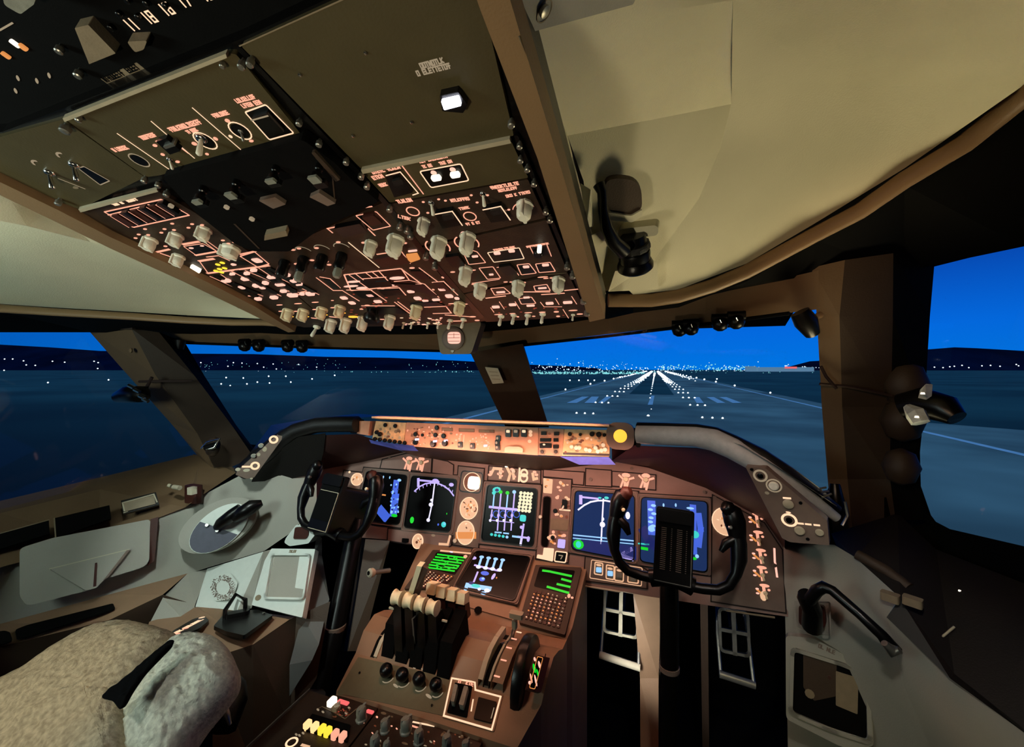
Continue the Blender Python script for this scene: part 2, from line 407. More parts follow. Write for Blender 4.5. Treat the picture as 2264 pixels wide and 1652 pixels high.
# right post: shade painted in as light and dark brown facets; window jamb
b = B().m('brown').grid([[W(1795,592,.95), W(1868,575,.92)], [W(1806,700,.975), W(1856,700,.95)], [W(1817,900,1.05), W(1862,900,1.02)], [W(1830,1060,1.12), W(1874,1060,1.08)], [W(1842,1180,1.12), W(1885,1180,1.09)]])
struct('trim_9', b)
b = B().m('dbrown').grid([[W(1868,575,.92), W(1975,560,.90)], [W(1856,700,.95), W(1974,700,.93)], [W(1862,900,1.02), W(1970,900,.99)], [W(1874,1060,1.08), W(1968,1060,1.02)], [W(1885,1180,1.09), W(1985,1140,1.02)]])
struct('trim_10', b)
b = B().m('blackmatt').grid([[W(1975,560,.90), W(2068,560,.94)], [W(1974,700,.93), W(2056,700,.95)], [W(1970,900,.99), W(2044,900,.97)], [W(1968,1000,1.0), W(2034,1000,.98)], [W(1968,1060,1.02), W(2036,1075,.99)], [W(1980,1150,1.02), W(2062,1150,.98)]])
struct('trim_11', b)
b = B().m('blackmatt').grid([[W(2062,1150,.98), W(1980,1180,1.0)], [W(2100,1170,.94), W(2080,1240,.96)], [W(2264,1208,.80), W(2264,1300,.82)], [W(2700,1290,.56), W(2700,1400,.56)]])
struct('trim_12', b)
b = B().m('blackmatt').grid([[W(2036,1075,.985), W(2036,1075,1.0)], [W(2044,1120,.98), W(2030,1130,1.0)], [W(2070,1155,.96), W(2055,1170,.98)], [W(2100,1170,.94), W(2090,1190,.96)]]); struct('trim_13', b)
b = B().m('blackmatt').grid([[W(2064,590,.93), W(2064,540,.90)], [W(2264,540,.79), W(2264,480,.76)], [W(2700,420,.54), W(2700,340,.52)]]); struct('trim_14', b)
# left sill under the side window
b = B().m('brown').grid([[W(-420,1222,.90), W(-420,1262,.86), W(-420,1420,.76)], [W(0,1108,1.27), W(0,1135,1.22), W(0,1255,1.10)], [W(220,1056,1.45), W(220,1082,1.40), W(220,1196,1.28)], [W(431,1005,1.66), W(440,1028,1.60), W(410,1122,1.42)], [W(520,1035,1.62), W(522,1045,1.58), W(428,1108,1.42)]])
struct('trim_15', b)
b = B().m('brown').grid([[W(428,1003,1.665), W(402,1125,1.43)], [W(475,1046,1.62), W(440,1108,1.43)]]); struct('trim_30', b)
b = B().m('blackmatt'); b.face([W(*q, 1.72) for q in ((455,1062),(528,1042),(560,1008),(600,978),(650,962),(720,960),(720,1110),(455,1110))]); struct('trim_31', b)
b = B().m('brown'); b.face([W(*q, 1.70) for q in ((434,1014),(480,1042),(530,1042),(530,1112),(400,1112),(400,1034))]); struct('trim_32', b)
b = B().m('blackmatt'); b.face([W(*q, 1.15) for q in ((1832,1078),(1910,1078),(1910,1260),(1750,1260),(1750,1195),(1800,1150))]); struct('trim_33', b)
b = B().m('blackmatt'); b.face([W(*q, 1.03) for q in ((1955,1100),(2034,1100),(2050,1135),(2078,1165),(2110,1182),(2110,1270),(1955,1270))]); struct('trim_35', b)
# ---- glass panes
def glassmat():
    m = bpy.data.materials.new('cockpit_glass'); m.use_nodes = True; nt = m.node_tree; nt.nodes.clear()
    out = nt.nodes.new('ShaderNodeOutputMaterial'); mx = nt.nodes.new('ShaderNodeMixShader'); t = nt.nodes.new('ShaderNodeBsdfTransparent'); g = nt.nodes.new('ShaderNodeBsdfGlossy')
    t.inputs['Color'].default_value = (.96, .98, 1, 1); g.inputs['Roughness'].default_value = .03; mx.inputs[0].default_value = .035
    nt.links.new(t.outputs[0], mx.inputs[1]); nt.links.new(g.outputs[0], mx.inputs[2]); nt.links.new(mx.outputs[0], out.inputs[0]); return m
GL = glassmat()
for i, q in enumerate([
    [(395,752,1.60),(1045,770,1.62),(1116,945,1.9),(540,1020,1.72)],
    [(1150,755,1.56),(1812,680,.99),(1832,1070,1.16),(1205,945,1.84)],
    [(-420,720,.98),(200,722,1.46),(445,1012,1.70),(-420,1235,.92)],
    [(2060,560,.97),(2700,400,.56),(2700,1320,.58),(2030,1190,1.02)]]):
    bb = B().face([W(*p) for p in q]); struct('window_%d' % (i+1), bb, GL)
# ---- hull that closes the cabin behind everything seen
b = B().m('blackmatt'); b.face([Vector(p) for p in ((-2.6,-1.6,-1.38),(1.6,-1.6,-1.38),(1.6,2.3,-1.38),(-2.6,2.3,-1.38))]); struct('floor', b)
b = B().m('dbrown'); b.face([Vector(p) for p in ((-2.6,-1.6,-1.4),(1.6,-1.6,-1.4),(1.6,-1.6,.8),(-2.6,-1.6,.8))]); struct('wall_back', b)
b = B().m('dbrown'); b.face([Vector(p) for p in ((-2.6,-1.6,.8),(1.6,-1.6,.8),(1.6,1.3,.8),(-2.6,1.3,.8))])
b.face([Vector(p) for p in ((-2.6,1.3,.8),(.7,1.3,.8),(.45,1.75,.16),(-2.6,1.75,.16))]); struct('ceiling', b)
b = B().m('blackmatt'); b.face([Vector(p) for p in ((1.6,-1.6,-1.4),(1.6,2.3,-1.4),(1.6,2.3,-1.0),(1.6,-1.6,-1.0))]); b.face([Vector(p) for p in ((1.6,-1.6,-1.0),(1.6,.35,-1.0),(1.6,.35,.8),(1.6,-1.6,.8))]); struct('wall_right', b)
b = B().m('blackmatt'); b.face([Vector(p) for p in ((-2.6,-1.6,-1.4),(-2.6,2.3,-1.4),(-2.6,2.3,-.75),(-2.6,-1.6,-.75))]); b.face([Vector(p) for p in ((-2.6,-1.6,.8),(-2.6,1.3,.8),(-2.6,1.75,.2),(-2.6,-1.6,.2))]); struct('wall_left', b)
b = B().m('blackmatt'); b.face([Vector(p) for p in ((-2.6,2.0,-1.4),(.72,2.0,-1.4),(.72,2.0,-.5),(-2.6,2.0,-.5))]); struct('wall_front', b)
# ---- left side wall liner and console
b = B().m('greyliner').grid([[W(-420,1400,.80), W(-420,1600,.80)], [W(0,1255,1.12), W(0,1385,1.08)], [W(205,1200,1.27), W(205,1340,1.22)], [W(410,1120,1.43), W(415,1270,1.38)], [W(430,1105,1.46), W(460,1255,1.42)],
   [W(530,1052,1.52), W(585,1218,1.43)], [W(620,1052,1.50), W(640,1180,1.42)], [W(700,1030,1.56), W(700,1180,1.46)]])
struct('wall_left', b, smooth=60)
b = B().m('ped').grid([[W(-420,1600,.80), W(-420,1700,.70)], [W(0,1380,1.08), W(0,1430,1.0)], [W(240,1315,1.24), W(240,1372,1.16)], [W(415,1268,1.38), W(360,1315,1.27)]]); struct('trim_17', b)
b = B().m('dbrown').grid([[W(-420,1700,.70), W(-420,1900,.7)], [W(0,1430,1.0), W(0,1600,1.0)], [W(240,1372,1.16), W(240,1560,1.2)], [W(360,1315,1.27), W(360,1540,1.3)], [W(470,1350,1.30), W(470,1560,1.3)]]); struct('trim_18', b)
b = B().m('greyliner').grid([[W(415,1268,1.38), W(360,1322,1.27), W(330,1380,1.22)], [W(462,1258,1.42), W(432,1335,1.29), W(420,1385,1.22)]]); struct('trim_19', b)
# console top plate in front of the seat and its side
b = B().m('ped').grid([[W(330,1375,1.22), W(300,1470,1.05)], [W(435,1342,1.28), W(470,1455,1.06)], [W(530,1350,1.27), W(560,1425,1.10)], [W(665,1365,1.24), W(640,1370,1.20)]]); struct('trim_20', b)
b = B().m('dbrown').grid([[W(470,1455,1.06), W(470,1700,.95)], [W(560,1425,1.10), W(560,1700,1.05)], [W(655,1362,1.22), W(640,1600,1.12)], [W(730,1330,1.24), W(700,1500,1.16)]]); struct('trim_21', b)
# faceted light panels round the speaker and map box
b = B().m('whiteplastic').grid([[W(458,1258,1.41), W(432,1342,1.285)], [W(582,1220,1.41), W(522,1356,1.26)]]); struct('trim_22', b)
b = B().m('greyliner').grid([[W(582,1220,1.41), W(522,1356,1.26)], [W(600,1215,1.43), W(556,1345,1.27)]]); struct('trim_23', b)
b = B().m('dgrey').grid([[W(700,1180,1.46), W(694,1225,1.40), W(668,1362,1.23), W(640,1470,1.15), W(640,1540,1.12)], [W(712,1190,1.44), W(712,1230,1.42), W(728,1325,1.28), W(705,1425,1.16), W(690,1460,1.12)]]); struct('trim_24', b)
# ---- right side wall liner and console
b = B().m('greyliner').grid([[W(1732,1195,1.12), W(1735,1340,1.09), W(1738,1430,1.09), W(1742,1660,1.09)], [W(1845,1205,1.05), W(1850,1340,1.0), W(1850,1450,1.0), W(1850,1660,1.0)], [W(1890,1232,.98), W(1905,1340,.95), W(1925,1480,.92), W(1950,1660,.92)],
   [W(1990,1322,.86), W(1962,1362,.86), W(2000,1520,.84), W(2060,1660,.84)]])
struct('wall_right', b, smooth=40)
b = B().m('greyliner').grid([[W(1962,1362,.86), W(2000,1520,.84), W(2060,1660,.84)], [W(2110,1500,.76), W(2110,1560,.76), W(2120,1660,.77)], [W(2264,1612,.66), W(2264,1640,.66), W(2264,1700,.66)], [W(2600,1850,.5), W(2600,1900,.5), W(2600,1950,.5)]])
struct('wall_right', b, smooth=40)
b = B().m('vdark').grid([[W(1838,1180,1.08), W(1850,1210,1.05)], [W(1985,1135,1.02), W(1890,1232,.98)], [W(2070,1215,.94), W(1990,1324,.86)], [W(2264,1290,.80), W(2110,1490,.75)], [W(2500,1330,.7), W(2264,1612,.65)], [W(2700,1400,.56), W(2600,1850,.49)]])
struct('trim_25', b)
b = B().m('vdark').grid([[W(1990,1324,.86), W(1960,1365,.86)], [W(2110,1490,.75), W(2100,1500,.76)], [W(2264,1612,.65), W(2264,1620,.66)]]); struct('trim_26', b)
# ---- instrument panel backing plate, footwell walls
b = B(); T = MP.mat(MP.o); Ti = T.inverted()
def mpl(p): v = Ti @ MP.hit(*p); return (v.x, v.y)
b.m('panel').prism([mpl(p) for p in [(640,1072),(700,1040),(890,1000),(900,990),(1360,1022),(1430,1033),(1560,1078),(1690,1150),(1735,1215),(1743,1364),(1561,1338),(1428,1318),(1270,1288),(1180,1250),(1060,1216),(1010,1212),(850,1193),(690,1180)]], -.03, 0, T)
struct('wall_front', b)
b = B().m('dbrown').grid([[W(862,1196,1.36), W(800,1440,1.15)], [W(808,1192,1.38), W(770,1440,1.2)], [W(800,1190,1.44), W(760,1440,1.4)]]); struct('trim_27', b)
b = B().m('ped').grid([[W(1400,1312,1.30), W(1415,1500,1.30), W(1416,1700,1.25)], [W(1462,1322,1.30), W(1456,1500,1.28), W(1456,1700,1.22)]]); struct('trim_28', b)
b = B().m('dbrown').grid([[W(1548,1335,1.35), W(1553,1660,1.35)], [W(1565,1338,1.32), W(1568,1660,1.32)]]); struct('trim_29', b)
# ---- exterior
def ground(name, pts, mm, z=-8.0, kind='structure'):
    b = B().m(mm); b.face([Vector((p[0], p[1], z)) for p in pts]); return b.obj(name, None, kind=kind)
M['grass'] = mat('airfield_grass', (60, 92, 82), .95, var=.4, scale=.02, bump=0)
def fade(m, y0, y1, lo):   # near-field darkness painted into the grass colour
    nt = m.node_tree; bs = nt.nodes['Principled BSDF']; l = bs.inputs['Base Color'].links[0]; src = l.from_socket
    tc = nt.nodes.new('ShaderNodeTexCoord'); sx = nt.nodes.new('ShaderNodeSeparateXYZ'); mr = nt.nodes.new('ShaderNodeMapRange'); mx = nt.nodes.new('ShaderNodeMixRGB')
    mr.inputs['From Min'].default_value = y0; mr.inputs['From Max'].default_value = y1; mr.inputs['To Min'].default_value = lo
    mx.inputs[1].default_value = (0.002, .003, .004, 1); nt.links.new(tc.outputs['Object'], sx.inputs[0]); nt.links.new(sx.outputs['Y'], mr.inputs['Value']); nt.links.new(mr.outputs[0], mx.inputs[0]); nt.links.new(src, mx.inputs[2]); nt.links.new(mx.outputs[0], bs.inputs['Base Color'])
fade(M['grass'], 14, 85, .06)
M['tarmac'] = mat('runway_tarmac', (150, 152, 132), .8, var=.45, scale=.06, bump=0)
M['darkgrass'] = mat('unlit_grass', (30, 45, 40), .95, var=.4, scale=.05, bump=0)
M['paint'] = mat('runway_paint', (245, 250, 245), .8, var=.15, scale=.5, bump=0)
M['hill'] = mat('night_hill', (14, 26, 50), .95, var=.4, scale=.003, bump=0, spec=0)
M['bldg'] = mat('terminal_wall', (110, 130, 150), .8, var=.1, scale=.05, bump=0, emit=(110,150,175), es=.6)  # emission stands in for night lighting on the walls
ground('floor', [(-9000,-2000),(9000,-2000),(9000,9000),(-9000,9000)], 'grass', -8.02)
ground('floor', [(-26,-100),(60,-100),(60,62),(37,80),(35,1500),(-33,1500),(-33,90),(-33,34)], 'tarmac')
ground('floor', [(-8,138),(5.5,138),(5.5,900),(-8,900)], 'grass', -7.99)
# ================================================================ outside: airfield, hills, lights
def G(px, py, z=-8.0):
    r = ray(px, py); return r * (z / r.z)
def stripe(label, quad, name='runway_stripe', group='painted runway stripes'):
    b = B().m('paint'); P = [G(*p, -7.97) for p in quad]; c = sum(P, Vector())/4
    b.face([p-c for p in P]); o = b.obj(name); o.location = c; tag(o, label, 'road marking', group); return o
for k, (x0, x1, x2, x3) in enumerate([(1287,1302,1275,1253),(1308,1324,1315,1292),(1340,1353,1334,1322)]):
    stripe('pale painted bar on runway left of centre line, ' + ('farthest from it', 'middle of three', 'nearest to it')[k], [(x3,891),(x2,891),(x1,877),(x0,877)])
for k, (x0, x1, x2, x3) in enumerate([(1532,1546,1556,1540),(1562,1578,1604,1586),(1590,1606,1640,1620)]):
    stripe('pale painted bar on runway right of centre line, ' + ('nearest to it', 'middle of three', 'farthest from it')[k], [(x3,891),(x2,891),(x1,878),(x0,878)])
for X, w, nm in ((-29.2, .9, 'left'), (32.5, .9, 'right')):
    b = B().m('paint'); b.face([Vector((X-w/2, -60, -7.98)), Vector((X+w/2, -60, -7.98)), Vector((X+w/2, 1400, -7.98)), Vector((X-w/2, 1400, -7.98))])
    o = b.obj('runway_edge_line'); tag(o, 'long pale painted line along the %s edge of the runway' % nm, 'road marking')
b = B().m('paint'); b.face([G(1440,875,-7.97), G(1447,875,-7.97), G(1443,895,-7.97), G(1432,895,-7.97)]); o = b.obj('centre_line_dash'); tag(o, 'nearest pale centre line dash on the runway', 'road marking')
# hills
def ridge(label, pts, d, base):
    b = B().m('hill'); rows = []
    for (px, py) in pts:
        t = W(px, py, d); q = W(px, base, d*.86); q.z = -8; rows.append([t + Vector((0, 0, 0)), t.lerp(q, .5), q])
    b.grid(rows); o = b.obj('hill_ridge', smooth=True); tag(o, label, 'hill', None); return o
ridge('dark navy hill ridge on the horizon beyond the left windows', [(-700,770),(-300,762),(0,762),(110,768),(220,776),(330,777),(420,782),(560,783),(720,789),(860,791),(1000,797),(1160,806),(1260,810),(1330,815)], 4200, 830)
ridge('dark navy hill on the horizon in the right side window', [(1740,812),(1790,799),(1860,795),(2000,776),(2060,772),(2110,768),(2160,770),(2264,776),(2500,782)], 3600, 830)
# terminal
for k, (x0, y0, x1, lab) in enumerate([(1651,810,1672,'small pale boxy airport building left of the long terminal'), (1676,812,1800,'long low airport terminal on the horizon right of runway')]):
    a, c_ = W(x0, y0, 1500), W(x1, y0, 1500); t = B().m('bldg')
    t.hexa([Vector((a.x, a.y, -8)), Vector((c_.x, c_.y, -8)), Vector((c_.x, c_.y+30, -8)), Vector((a.x, a.y+30, -8)), a, c_, c_+Vector((0, 30, 0)), a+Vector((0, 30, 0))])
    if k: t.m('red').hexa([W(1735,815,1498)+Vector((0,0,0)), W(1762,815,1498), W(1762,815,1499), W(1735,815,1499), W(1735,811,1498), W(1762,811,1498), W(1762,811,1499), W(1735,811,1499)])
    o = t.obj('airport_building'); tag(o, lab, 'building')
# lights
def ico(name, mm):
    bm = bmesh.new(); bmesh.ops.create_icosphere(bm, subdivisions=1, radius=1); me = bpy.data.meshes.new(name); bm.to_mesh(me); bm.free(); me.materials.append(M[mm]); return me
M['alight'] = glow('airfield_light', (235, 248, 255), 2.2); M['clight'] = glow('city_light', (215, 235, 255), 1.3); M['clight2'] = glow('cyan_city_light', (140, 225, 225), 1.0)
IC = ico('airfield_light', 'alight')
def lamp(p, rpx, label, group, me=IC, name='runway_light'):
    o = link(name, me); o.location = p; r = rpx * dep(p) / F; o.scale = (r,)*3; tag(o, label, 'light', group); return o
stuff = B().m('alight')
def dot(bb, p, rpx):
    r = rpx*dep(p)/F
    vs = [bb.bm.verts.new(p+Vector(v)*r) for v in ((1,0,0),(0,1,0),(-1,0,0),(0,-1,0),(0,0,1),(0,0,-1))]
    for a, c_ in ((0,1),(1,2),(2,3),(3,0)): bb._f([vs[a], vs[c_], vs[4]]); bb._f([vs[c_], vs[a], vs[5]])
n = 0
for k in range(60):
    Y = 74 + 25*k
    for s_, g in ((-1, 'left'), (1, 'right')):
        for q in range(3):
            X = -1.6 + s_*(8.9 + 1.5*q); p = Vector((X, Y, -7.9))
            if k < 16: lamp(p, 2.4 - min(1.0, k*.1), 'small white lamp in the rows of three on the %s of the centre line' % g, 'touchdown lamps %s of centre line' % g)
            else: dot(stuff, p, 2.1)
for k in range(40):
    Y = 120 + 20*k; p = Vector((-1.4, Y, -7.9))
    if k < 20: lamp(p, 1.5, 'small white lamp set in the runway centre line', 'centre line lamps')
    else: dot(stuff, p, 2.2)
for k in range(26):
    for X, g in ((-31.5, 'left'), (34.5, 'right')):
        lamp(Vector((X, 88 + 62*k, -7.4)), 2.1 if k < 6 else 1.6, 'white lamp beside the painted line at the %s edge of the runway' % g, '%s runway edge lamps' % g)
for k in range(300):
    x = random.random(); X = random.choice([-1, 1]); py = 824 + 22*x**1.3
    dot(stuff, Vector((-1.4 + X*random.gauss(8.5, .9), 8*F/(py-CY), -7.8)), 1.3)
    if k % 2: dot(stuff, Vector((-1.4 + X*random.gauss(31, 2), 8*F/(822.5+random.random()*14-CY), -7.8)), .9)
o = stuff.obj('distant_runway_lights'); o['kind'] = 'stuff'; tag(o, 'merging streaks of white lights at the far end of the runway', 'light')
# near-field big dots seen through the windows
for (px, py, r) in [(1433,920,7),(1440,905,3)]: lamp(G(px,py), r*.5, 'pale blue lamp on the near runway centre, ' + ('larger and nearer' if r > 5 else 'smaller and farther'), None)
lamp(W(1779,848,300), 9*.6, 'round yellowish floodlight on the grass right of the runway', None, ico('floodlight', 'ivory'), 'floodlight')
for (px, py) in [(1260,841),(1280,841),(1300,841),(1314,841),(1370,834),(1358,849),(1301,858),(1241,874),(1598,857),(1585,838),(1672,878),(1524,838),(1537,843),(1561,849)]:
    lamp(W(px, py, 280), 1.8, 'small white lamp on the dark grass beside the runway', 'lamps on the grass')
# left field / hill lights as seen in two windows
pts = [(10,794),(28,794),(52,798),(58,807),(78,808),(116,799),(143,801),(208,799),(217,802),(216,815),(52,826),(100,826),(119,825),(140,825),(168,825),(196,825),(264,825),(240,840),(106,846),(32,863),(87,867),(157,870),(182,862),(9,819),(270,858),
  (444,802),(516,802),(535,803),(569,804),(604,805),(504,810),(583,812),(611,816),(437,822),(455,822),(476,823),(512,823),(536,823),(571,822),(500,835),(538,836),(489,849),(509,853),(546,849),(569,845),(594,832),(596,847),(630,822),(632,832),(643,845),(660,806),(700,812),(690,838),(740,830),(2066,812),(2085,813),(2100,811),(2110,810),(2127,808),(2142,813),(2171,809),(2190,808),(2211,810),(2247,806),(2252,809),(2172,844)]
for i, (px, py) in enumerate(pts):
    lamp(W(px, py, 2900 if px > 2000 else 3300 if py < 812 else (1900 if py < 828 else 200)), 1.7 if py > 820 else 1.35, 'tiny white light scattered on the dark land outside', 'scattered field and hill lights', name='field_light')
# city stuff
b = B().m('clight')
for k in range(260):
    px = random.uniform(1170, 1830); dot(b, W(px, random.gauss(817, 5.5) - (3 if px < 1400 else 0), 2000), random.uniform(.6, 1.9))
b.m('clight2')
for k in range(260):
    px = random.uniform(620, 1450); dot(b, W(px, random.gauss(825 + (1450-px)*.004, 3), 1100), random.uniform(.6, 1.8))
for k in range(90):
    px = random.uniform(440, 1300); dot(b, W(px, random.gauss(808, 5), 3300), random.uniform(.5, 1.1))
for k in range(260): dot(b, W(random.uniform(1172, 1425), random.gauss(825, 1.5), 700), 1.4)
for k in range(110): dot(b, W(random.uniform(1460, 1660), random.gauss(815, 4), 1800), random.uniform(.8, 2))
for k in range(120): dot(b, W(random.uniform(1460, 1830), random.gauss(829, 3), 900), .9)
o = b.obj('city_lights'); o['kind'] = 'stuff'; tag(o, 'band of town lights along the horizon', 'light')
# world: deep blue dusk sky
w = bpy.data.worlds.new('dusk_sky'); sc.world = w; w.use_nodes = True; nt = w.node_tree; bg = nt.nodes['Background']
tc = nt.nodes.new('ShaderNodeTexCoord'); sx = nt.nodes.new('ShaderNodeSeparateXYZ'); rp = nt.nodes.new('ShaderNodeValToRGB')
nt.links.new(tc.outputs['Generated'], sx.inputs[0]); nt.links.new(sx.outputs['Z'], rp.inputs['Fac'])
e = rp.color_ramp.elements; e[0].position = 0; e[0].color = srgb(0, 120, 228); e[1].position = .5; e[1].color = srgb(2, 30, 96)
x = e.new(.08); x.color = srgb(4, 108, 226); x = e.new(.2); x.color = srgb(8, 72, 178)
mr = nt.nodes.new('ShaderNodeMapRange'); mr.inputs['From Min'].default_value = -.3; mr.inputs['From Max'].default_value = .95; mr.inputs['To Min'].default_value = .38; mr.inputs['To Max'].default_value = 1.0
nt.links.new(sx.outputs['Y'], mr.inputs['Value']); nt.links.new(rp.outputs['Color'], bg.inputs['Color']); nt.links.new(mr.outputs['Result'], bg.inputs['Strength'])
# ================================================================ overhead panel
# carrying frame: backing slab, long brown trims
bb = B(); T = OH.mat(OH.o); Ti = T.inverted()
def ohl(p): v = Ti @ OH.hit(*p); return (v.x, v.y)
bb.m('black').prism([ohl(p) for p in [(-160,310),(0,300),(520,100),(760,-10),(900,-90),(1110,-90),(1337,692),(1300,704),(1060,716),(735,726),(655,726),(400,606),(118,465),(0,405),(-160,330)]], -.05, -.006, T)
o = bb.obj('overhead_housing'); tag(o, 'black housing slab carrying all the overhead switch panels', 'housing')
def strap(name, pts, mm, lab, z0=-.02, z1=.012):
    b = B().m(mm); b.prism([ohl(p) for p in pts], z0, z1, T); o = b.obj(name); tag(o, lab, 'trim'); return o
strap('overhead_trim', [(1033,-100),(1110,-100),(1160,75),(1250,380),(1338,692),(1304,700),(1190,330),(1067,0)], 'trimbrown', 'long brown trim strip along the right edge of the overhead panel')
strap('overhead_trim', [(-160,312),(0,383),(135,450),(250,511),(462,612),(568,668),(655,724),(640,726),(541,676),(409,611),(250,537),(118,471),(0,413),(-160,340)], 'trimbrown', 'brown trim strip along the left edge of the overhead panel')
def OP(label, corners, **k): return Panel('overhead_control_unit', label, 'switch panel', OH, corners, th=.008, group=None, **k)
# ---- blank lamp panel
p = OP('large plain brown overhead panel with a glowing white map lamp', [(533,102),(760,-2),(900,-90),(1036,-90),(1066,0),(1136,300),(798,373)], mm='ohbrown')
p.line([(530,101),(758,-2)], 2.5, 'placard')
p.text(925,152,983,137,10,'legdim'); p.text(924,167,998,149,10,'legdim')
for q in ((808,117),(663,165),(910,270),(780,300)): p.fastener(*q, w=8, h=.5, mm='chrome', name='screw')
p.block([(972,212),(1012,203),(1034,232),(1024,250),(978,246)], .008, 'black', 'lamp_housing')
p.block([(975,224),(1014,215),(1020,234),(982,244)], .011, 'lamp', 'lamp_lens', r=3)
p.fastener(1131,272); p.done()
# ---- storm / wing lamp toggles panel
p = OP('upper right overhead panel with two brightly lit square toggles', [(800,380),(1128,308),(1168,393),(862,448)])
p.block([(798,376),(1127,308),(1130,317),(802,385)], .005, 'silverpaint', 'edge_strip', r=1)
p.text(825,384,886,371,9); p.text(827,397,850,391,9); p.text(841,413,858,409,8)
p.line([(854,388),(885,380),(925,427),(913,431)], 2.4, 'legw', z=.0075); p.block([(852,392),(882,385),(913,426),(872,437)], .007, 'black', 'rocker_switch')
p.block([(866,402),(884,397),(892,408),(872,413)], .011, 'rubber', 'rocker_paddle')
p.line([(890,367),(936,428)], 2.6)
p.frame([(928,378),(1019,361),(1037,398),(953,414)], 2.6, 'legw', fill='black', r=6)
for x, y in ((959,381),(1001,374)): p.blob(x, y, 14, 13, 'litpink'); p.light((x+5, y+15, 22, 13), 'litwhite', 'lit_toggle_cap', h=.004)
p.text(927,360,990,347,8); p.text(931,372,957,367,7); p.text(973,364,1001,358,7)
p.done()
# ---- wiper panel
p = OP('right overhead panel with a large ivory wiper knob near the trim', [(860,452),(1167,397),(1206,482),(925,545)], mm='ohdark')
p.text(1086,418,1154,406,8); p.text(1103,424,1144,417,7); p.text(1120,436,1173,426,7)
p.ring(1159,465,25,2,a0=20,a1=160); p.knob(1159,468,38, h=1.0)
p.ring(913,467,14,2.6); p.text(880,449,913,444,9); p.text(880,480,908,487,9); p.knob(935,503,28, h=1.2)
for c in ([(961,474),(1000,467),(1022,498),(978,506)], [(1068,464),(1107,456),(1128,486),(1086,493)]):
    p.line([c[0], c[1], c[2]], 2.6, 'legw', z=.0085); p.block(c, .008, 'black', 'rocker_switch'); x, y = cen(c); p.block([(x-14,y-8),(x+8,y-12),(x+14,y-2),(x-8,y+3)], .012, 'rubber', 'rocker_paddle')
p.ring(1039,478,14,2.4); p.text(998,446,1039,441,8); p.text(1017,464,1039,460,7); p.text(1032,498,1063,493,7)
p.toggle(954,448,26); p.toggle(1068,428,26)
for q in ((936,446),(985,443),(946,470),(974,468),(1042,431),(1055,447),(1078,431),(1125,463),(970,440)): p.blob(*q, 7, 5)
p.done()
# ---- air conditioning panel
p = OP('right overhead panel with two ivory selector knobs and small framed lights', [(928,549),(1208,487),(1255,602),(1190,610),(1010,652)], mm='ohdark')
for x, y in ((968,550),(1032,541)): p.ring(x, y-4, 27, 3, a0=-40, a1=60); p.ring(x, y-4, 27, 3, a0=120, a1=200); p.knob(x, y, 36, h=1.2)
p.blob(1026,515,16,12,'litpink')
F4 = [([(1078,558),(1148,547),(1159,571),(1092,579)], [(1099,561,15,9),(1131,556,14,9)]), ([(1143,585),(1170,582),(1186,603),(1153,607)], [(1163,591,14,8)]),
      ([(1184,583),(1216,579),(1228,599),(1192,602)], [(1206,587,15,8)]), ([(1018,545),(1055,556),(1074,580),(1037,584)], [(1050,568,14,6)]), ([(1059,592),(1090,589),(1107,614),(1078,617)], [(1086,608,10,5)])]
for c, ls in F4:
    p.frame(c, 2, 'legw' if len(ls) == 2 else 'legend', fill='black')
    for l in ls: p.light(l)
p.text(1085,556,1140,547,6); p.line([(1044,626),(1104,617)], 1.8)
p.block([(983,570),(1013,566),(1028,588),(1000,592)], .006, 'black', 'blank_cap'); p.line([(985,568),(1013,565),(1028,585)], 1.8)
p.line([(1099,591),(1130,586),(1147,608)], 1.8); p.block([(1102,592),(1128,588),(1144,606),(1118,610)], .006, 'black', 'blank_cap')
p.line([(1172,546),(1180,562)], 2); p.line([(1209,540),(1219,566)], 2); p.text(1165,547,1214,539,5)
p.block([(1176,550),(1208,545),(1214,564),(1182,568)], .003, 'black', 'lamp_seat'); p.capknob(1190,560,22, h=.8, name='lamp_knob'); p.light((1192,558,9,8),'litwhite','lamp_tip',h=.012)
p.knob(1028,612,30); p.blob(1001,601,12,5); p.blob(1045,597,16,4)
p.done()
# ---- lower right panel
p = OP('lowest right overhead panel with three square ivory knobs and a row of white toggles', [(1012,654),(1255,604),(1302,700),(1075,712)], mm='ohdark')
p.line([(1193,609),(1252,603)], 1.4, 'placard')
for x, y in ((1061,645),(1145,640),(1234,631)): p.knob(x, y, 30, h=1.0); p.blob(x-14, y-17, 10, 4); p.blob(x+12, y-15, 5, 4); p.blob(x-2, y-19, 8, 5)
for c, l in (([(1085,637),(1114,635),(1129,648),(1094,652)], (1107,647,20,6)), ([(1180,632),(1209,628),(1217,642),(1184,643)], (1199,638,19,5)), ([(1147,660),(1175,656),(1185,670),(1153,672)], (1164,659,14,5))):
    p.frame(c, 2, fill='black'); p.light(l)
for l in ([(1075,659),(1117,654)], [(1158,645),(1215,645)], [(1198,651),(1247,648)], [(1249,642),(1277,639)]): p.line(l, 3.2)
for q in ((1096,680,17,9),(1133,675,16,9),(1215,672,17,9),(1255,670,20,9)): p.light(q)
p.light((1173,677,18,6))
for l in ([(1104,667),(1115,683)], [(1139,667),(1149,683)], [(1195,668),(1203,678),(1242,678)], [(1228,660),(1236,673)], [(1245,684),(1257,703)], [(1264,655),(1275,672)], [(1085,680),(1092,690)]): p.line(l, 1.6)
